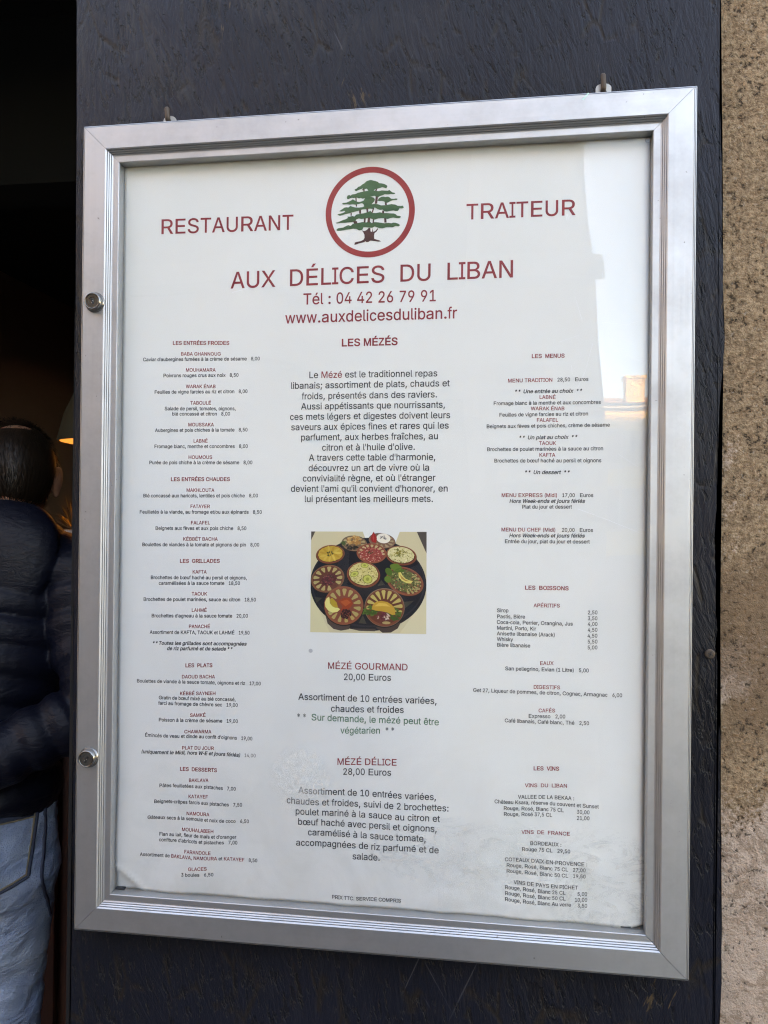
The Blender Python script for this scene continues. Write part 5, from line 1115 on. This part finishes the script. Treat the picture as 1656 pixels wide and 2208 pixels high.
    vv = [b.verts.new(v) for v in V]
    for f in F: b.faces.new([vv[i] for i in f])
    b.transform(Matrix.Translation(hd) @ hr.to_4x4())
    obj('hair', b, HAIR, root, True)
    return root, tr, bv
# the man with his back to us inside the doorway
JM = dict(head=(.0, .10, 1.635), neck=(-.005, .045, 1.515), waist=(-.055, -.01, 1.13), hip=(-.045, 0, .955),
    shoulder_r=(.150, .02, 1.42), elbow_r=(.215, -.09, 1.175), wrist_r=(-.06, -.20, 1.02), hand_dir_r=(-1, -.05, -.1), palm_r=(0, -1, .2),
    shoulder_l=(-.175, -.01, 1.42), elbow_l=(-.29, -.10, 1.16), wrist_l=(-.13, -.21, 1.0), hand_dir_l=(1, -.15, -.1), palm_l=(0, -1, .2), curl=.5,
    hipj_r=(.03, 0, .90), knee_r=(.012, .03, .49), ankle_r=(.0, -.01, .09), hipj_l=(-.13, 0, .90), knee_l=(-.15, .05, .49), ankle_l=(-.16, .0, .09))
man, jeans, jbv = person('man seen from behind in the dark doorway wearing a navy puffer jacket and faded jeans', (-.928, .885, 0), R(16), JM, PUFFER, True, DENIM, True, True, (R(14), R(-6)), 5)
def cling(pts, w, mat, name, lift=.0025, pr=jeans):
    """a narrow strip laid along the surface of the jeans, seen from behind"""
    bm = bmesh.new(); prev = None
    P = []
    for x, z in pts:
        h = jbv.ray_cast(Vector((x, -1, z)), Vector((0, 1, 0)))
        if h[0] is not None: P.append((h[0] + h[1] * lift, h[1]))
    for i, (p, nn) in enumerate(P):
        t = (P[min(i + 1, len(P) - 1)][0] - P[max(i - 1, 0)][0]).normalized(); s = nn.cross(t).normalized() * w / 2
        r = [bm.verts.new(p - s - nn * lift), bm.verts.new(p - s), bm.verts.new(p + s), bm.verts.new(p + s - nn * lift)]
        if prev:
            for k in range(3): bm.faces.new((prev[k], prev[k + 1], r[k + 1], r[k]))
        prev = r
    return obj(name, bm, mat, pr, True)
def seg(a, b, n=10): return [(a[0] + (b[0] - a[0]) * i / n, a[1] + (b[1] - a[1]) * i / n) for i in range(n + 1)]
pk = [(-.025, .945), (-.020, .83), (.035, .80), (.092, .825), (.098, .94)]
for a, b in zip(pk, pk[1:]):
    cling(seg(a, b), .006, SEAM, 'pocket_edge'); cling(seg((a[0] + .004 * (1 if a[0] < .03 else -1), a[1] + .004), (b[0] + .004 * (1 if b[0] < .03 else -1), b[1] + .005)), .0022, THREAD, 'stitching', .0036)
cling(seg(pk[0], pk[-1]), .012, SEAM, 'pocket_edge'); cling(seg((-.02, .938), (.095, .934)), .003, THREAD, 'stitching', .0036)
cling(seg((.108, .965), (.112, .80)) + seg((.112, .80), (.10, .45), 20)[1:], .007, SEAM, 'side_seam')
# the photographer, seen only as a faint reflection in the pane
CP = Vector(cam.location)
JP = dict(head=(0, 0, 1.60), neck=(0, -.03, 1.475), waist=(0, -.02, 1.10), hip=(0, -.02, .94),
    shoulder_r=(.185, -.03, 1.385), elbow_r=(.235, .13, 1.20), wrist_r=(.115, .335, 1.46), hand_dir_r=(-.35, .25, .55), palm_r=(-1, .2, -.2),
    shoulder_l=(-.185, -.03, 1.385), elbow_l=(-.24, .12, 1.20), wrist_l=(-.135, .335, 1.44), hand_dir_l=(.35, .25, .55), palm_l=(1, .2, -.2), curl=.45,
    hipj_r=(.088, -.02, .89), knee_r=(.10, .01, .48), ankle_r=(.11, -.03, .09), hipj_l=(-.088, -.02, .89), knee_l=(-.10, .01, .48), ankle_l=(-.11, -.03, .09))
rzp = R(7); off = Matrix.Rotation(rzp, 3, 'Z') @ Vector((0, .425, 0))
person('photographer in a pale coat facing the menu case, reflected faintly in its pane', (CP.x - off.x + .03, CP.y - off.y, 0), rzp, JP, COAT, False, DENIM, False, False, (0, R(-8)), 9)
bm = boxes(((-.045, -.0045, -.125), (.035, .0035, .035)), bevel=.003)
bm.transform(Matrix.Translation(CP) @ Matrix.Rotation(YAW, 4, 'Z') @ Matrix.Translation((0, -.008, 0)))
tag(obj('mobile_phone', bm, BLACK, smooth=False), 'black mobile phone held up to the menu by the photographer', 'phone')

# ------------------------------------------------------------------ things inside the room
def at(px, py, depth):
    return Vector(cam.location) + (fwd + rgt * ((px - 828) / 1600) + up * ((1104 - py) / 1600)) * depth
p = at(258, 957, 2.15)
lamp = thing('pendant_lamp', 'pendant lamp glowing orange half hidden behind the board edge', 'lamp', p)
bm = bmesh.new(); lathe(bm, [(.166, 0), (.168, .006), (.150, .08), (.115, .16), (.05, .20), (.012, .21), (.010, .215), (.046, .196), (.111, .155), (.146, .08), (.162, .004)], n=40, cap=False); obj('lamp_shade', bm, SHADE, lamp, True)
bm = bmesh.new(); lathe(bm, [(.160, .006), (.160, .002), (.12, -.006), (.02, -.009)], n=40); obj('lamp_diffuser', bm, LAMP, lamp, True)
ld = bpy.data.lights.new('bulb', 'POINT'); ld.energy = .014; ld.color = (1, .5, .2); ld.shadow_soft_size = .05; lo = bpy.data.objects.new('bulb', ld); C.objects.link(lo); lo.parent = lamp; lo.location = (0, 0, -.07)
bm = bmesh.new(); tube(bm, [(0, 0, .2), (0, 0, 2.9 - p.z)], .004); obj('cable', bm, BLACK, lamp, True)
p = at(158, 1150, 2.05)
orn = thing('table_ornament', 'pale and dull red vessel holding a spray of gold tinsel beside the man', 'ornament', (p.x, p.y, 1.08))
bm = bmesh.new(); lathe(bm, [(.035, 0), (.05, .05), (.055, .20), (.048, .33)], n=24); obj('base', bm, ROSE, orn, True)
bm = bmesh.new(); lathe(bm, [(.048, .332), (.05, .36), (.044, .40), (.050, .43)], n=24); obj('collar', bm, PALE, orn, True)
bm = bmesh.new(); rt = random.Random(2)
for k in range(46):
    a = rt.uniform(0, 6.28); e = rt.uniform(.1, 1.35); L = rt.uniform(.05, .095); d = Vector((math.cos(a) * math.cos(e), math.sin(a) * math.cos(e), math.sin(e)))
    s = d.cross(Vector((0, 0, 1))).normalized() * rt.uniform(.0012, .0024); q0 = Vector((0, 0, .43)) + d * .015; q1 = q0 + d * L * .55; q2 = q0 + d * L + Vector((0, 0, -.3 * L * math.cos(e)))
    v = [bm.verts.new(x) for x in (q0 - s, q0 + s, q1 - s, q1 + s, q2 - s * .2, q2 + s * .2)]
    bm.faces.new((v[0], v[1], v[3], v[2])); bm.faces.new((v[2], v[3], v[5], v[4]))
obj('tinsel', bm, GOLD, orn)
tb = thing('side_cabinet', 'dark red brown wooden cabinet standing beyond the man', 'cabinet', (p.x - .1, p.y + .12, 0))
obj('carcass', boxes(((-.45, -.22, .06), (.75, .22, 1.05)), bevel=.004), WOOD, tb); obj('top', boxes(((-.47, -.24, 1.05), (.77, .24, 1.08)), bevel=.004), WOOD, tb)
for x in (-.44, .16): obj('door', boxes(((x, -.238, .10), (x + .57, -.222, 1.02)), bevel=.003), WOOD, tb)
obj('plinth', boxes(((-.42, -.2, 0), (.72, .2, .06))), BLACK, tb)

# ------------------------------------------------------------------ the street behind the camera (lights the scene and shows in the pane)
obj('street', boxes(((-120, -160, -.3), (120, .012, 0)), ((-120, .012, -.3), (120, 60, -.02))), GROUND, kind='structure')
def house(name, label, x0, x1, y, depth, h, wall_m, rows, cols, roof_h=1.0, eave=.35, z_start=1.0, chim=()):
    t = thing(name, label, 'house', ((x0 + x1) / 2, y, 0))
    cx = (x0 + x1) / 2; a, b = x0 - cx, x1 - cx
    obj('wall', boxes(((a, -depth, 0), (b, 0, h))), wall_m, t)
    obj('cornice', boxes(((a - .12, -depth - .1, h), (b + .12, .16, h + .18))), TRIM, t); obj('string_course', boxes(((a - .06, .003, 3.45), (b + .045, .06, 3.62))), TRIM, t)
    bm = bmesh.new(); z0 = h + .18
    v = [bm.verts.new(p) for p in ((a - eave, eave, z0), (b + eave, eave, z0), (b + eave, -depth - eave, z0), (a - eave, -depth - eave, z0), (a - eave, -depth / 2, z0 + roof_h), (b + eave, -depth / 2, z0 + roof_h))]
    for f in ((0, 1, 5, 4), (2, 3, 4, 5), (1, 2, 5), (3, 0, 4), (3, 2, 1, 0)): bm.faces.new([v[i] for i in f])
    ro = obj('roof', bm, ROOF, t)
    for (cx2, w, hh) in chim:
        obj('chimney', boxes(((cx2 - cx - w / 2, -.9, z0 - .2), (cx2 - cx + w / 2, -.25, z0 + hh)), ((cx2 - cx - w / 2 - .06, -.96, z0 + hh), (cx2 - cx + w / 2 + .06, -.19, z0 + hh + .1))), wall_m, ro)
    for r_ in range(rows):
        for c_ in range(cols):
            wx = a + (b - a) * (c_ + .5) / cols; wz = z_start + r_ * (h - z_start) / rows; wh = min(1.9, (h - z_start) / rows * .62)
            f = obj('window', boxes(((wx - .58, .002, wz), (wx - .48, .05, wz + wh)), ((wx + .48, .002, wz), (wx + .58, .05, wz + wh)), ((wx - .58, .002, wz + wh), (wx + .58, .06, wz + wh + .12)), ((wx - .65, .002, wz - .1), (wx + .65, .12, wz))), TRIM, t)
            obj('window_pane', boxes(((wx - .48, .004, wz), (wx + .48, .02, wz + wh))), WIN, f)
            for s in (-1, 1): obj('shutter', boxes(((wx + s * .88 - .28, .004, wz), (wx + s * .88 + .28, .05, wz + wh)), bevel=.01), SHUT, f)
    return t
house('town_house', 'beige town house left of the side street gap, across the street', -14, .97, -5.5, 9, 5.75, FACADE, 2, 5)
house('town_house', 'unseen tall house added at the far left end of the street to block low sky', -36, -17, -1.2, 12, 10, FACADE, 3, 5)  # unseen house added to block the bright sky along the street
house('town_house', 'low ochre house with a sunlit chimney at the end of the side street', 3.2, 9.5, -28, 8, 5.9, FACADE2, 2, 3, .9, .3, chim=((5.35, .72, 1.0),))
house('town_house', 'unseen beige house placed right of the side street gap to hold back sky light', 7.5, 17, -6.6, 9, 5.4, FACADE, 2, 4)  # unseen house, positioned to limit sky light from the right
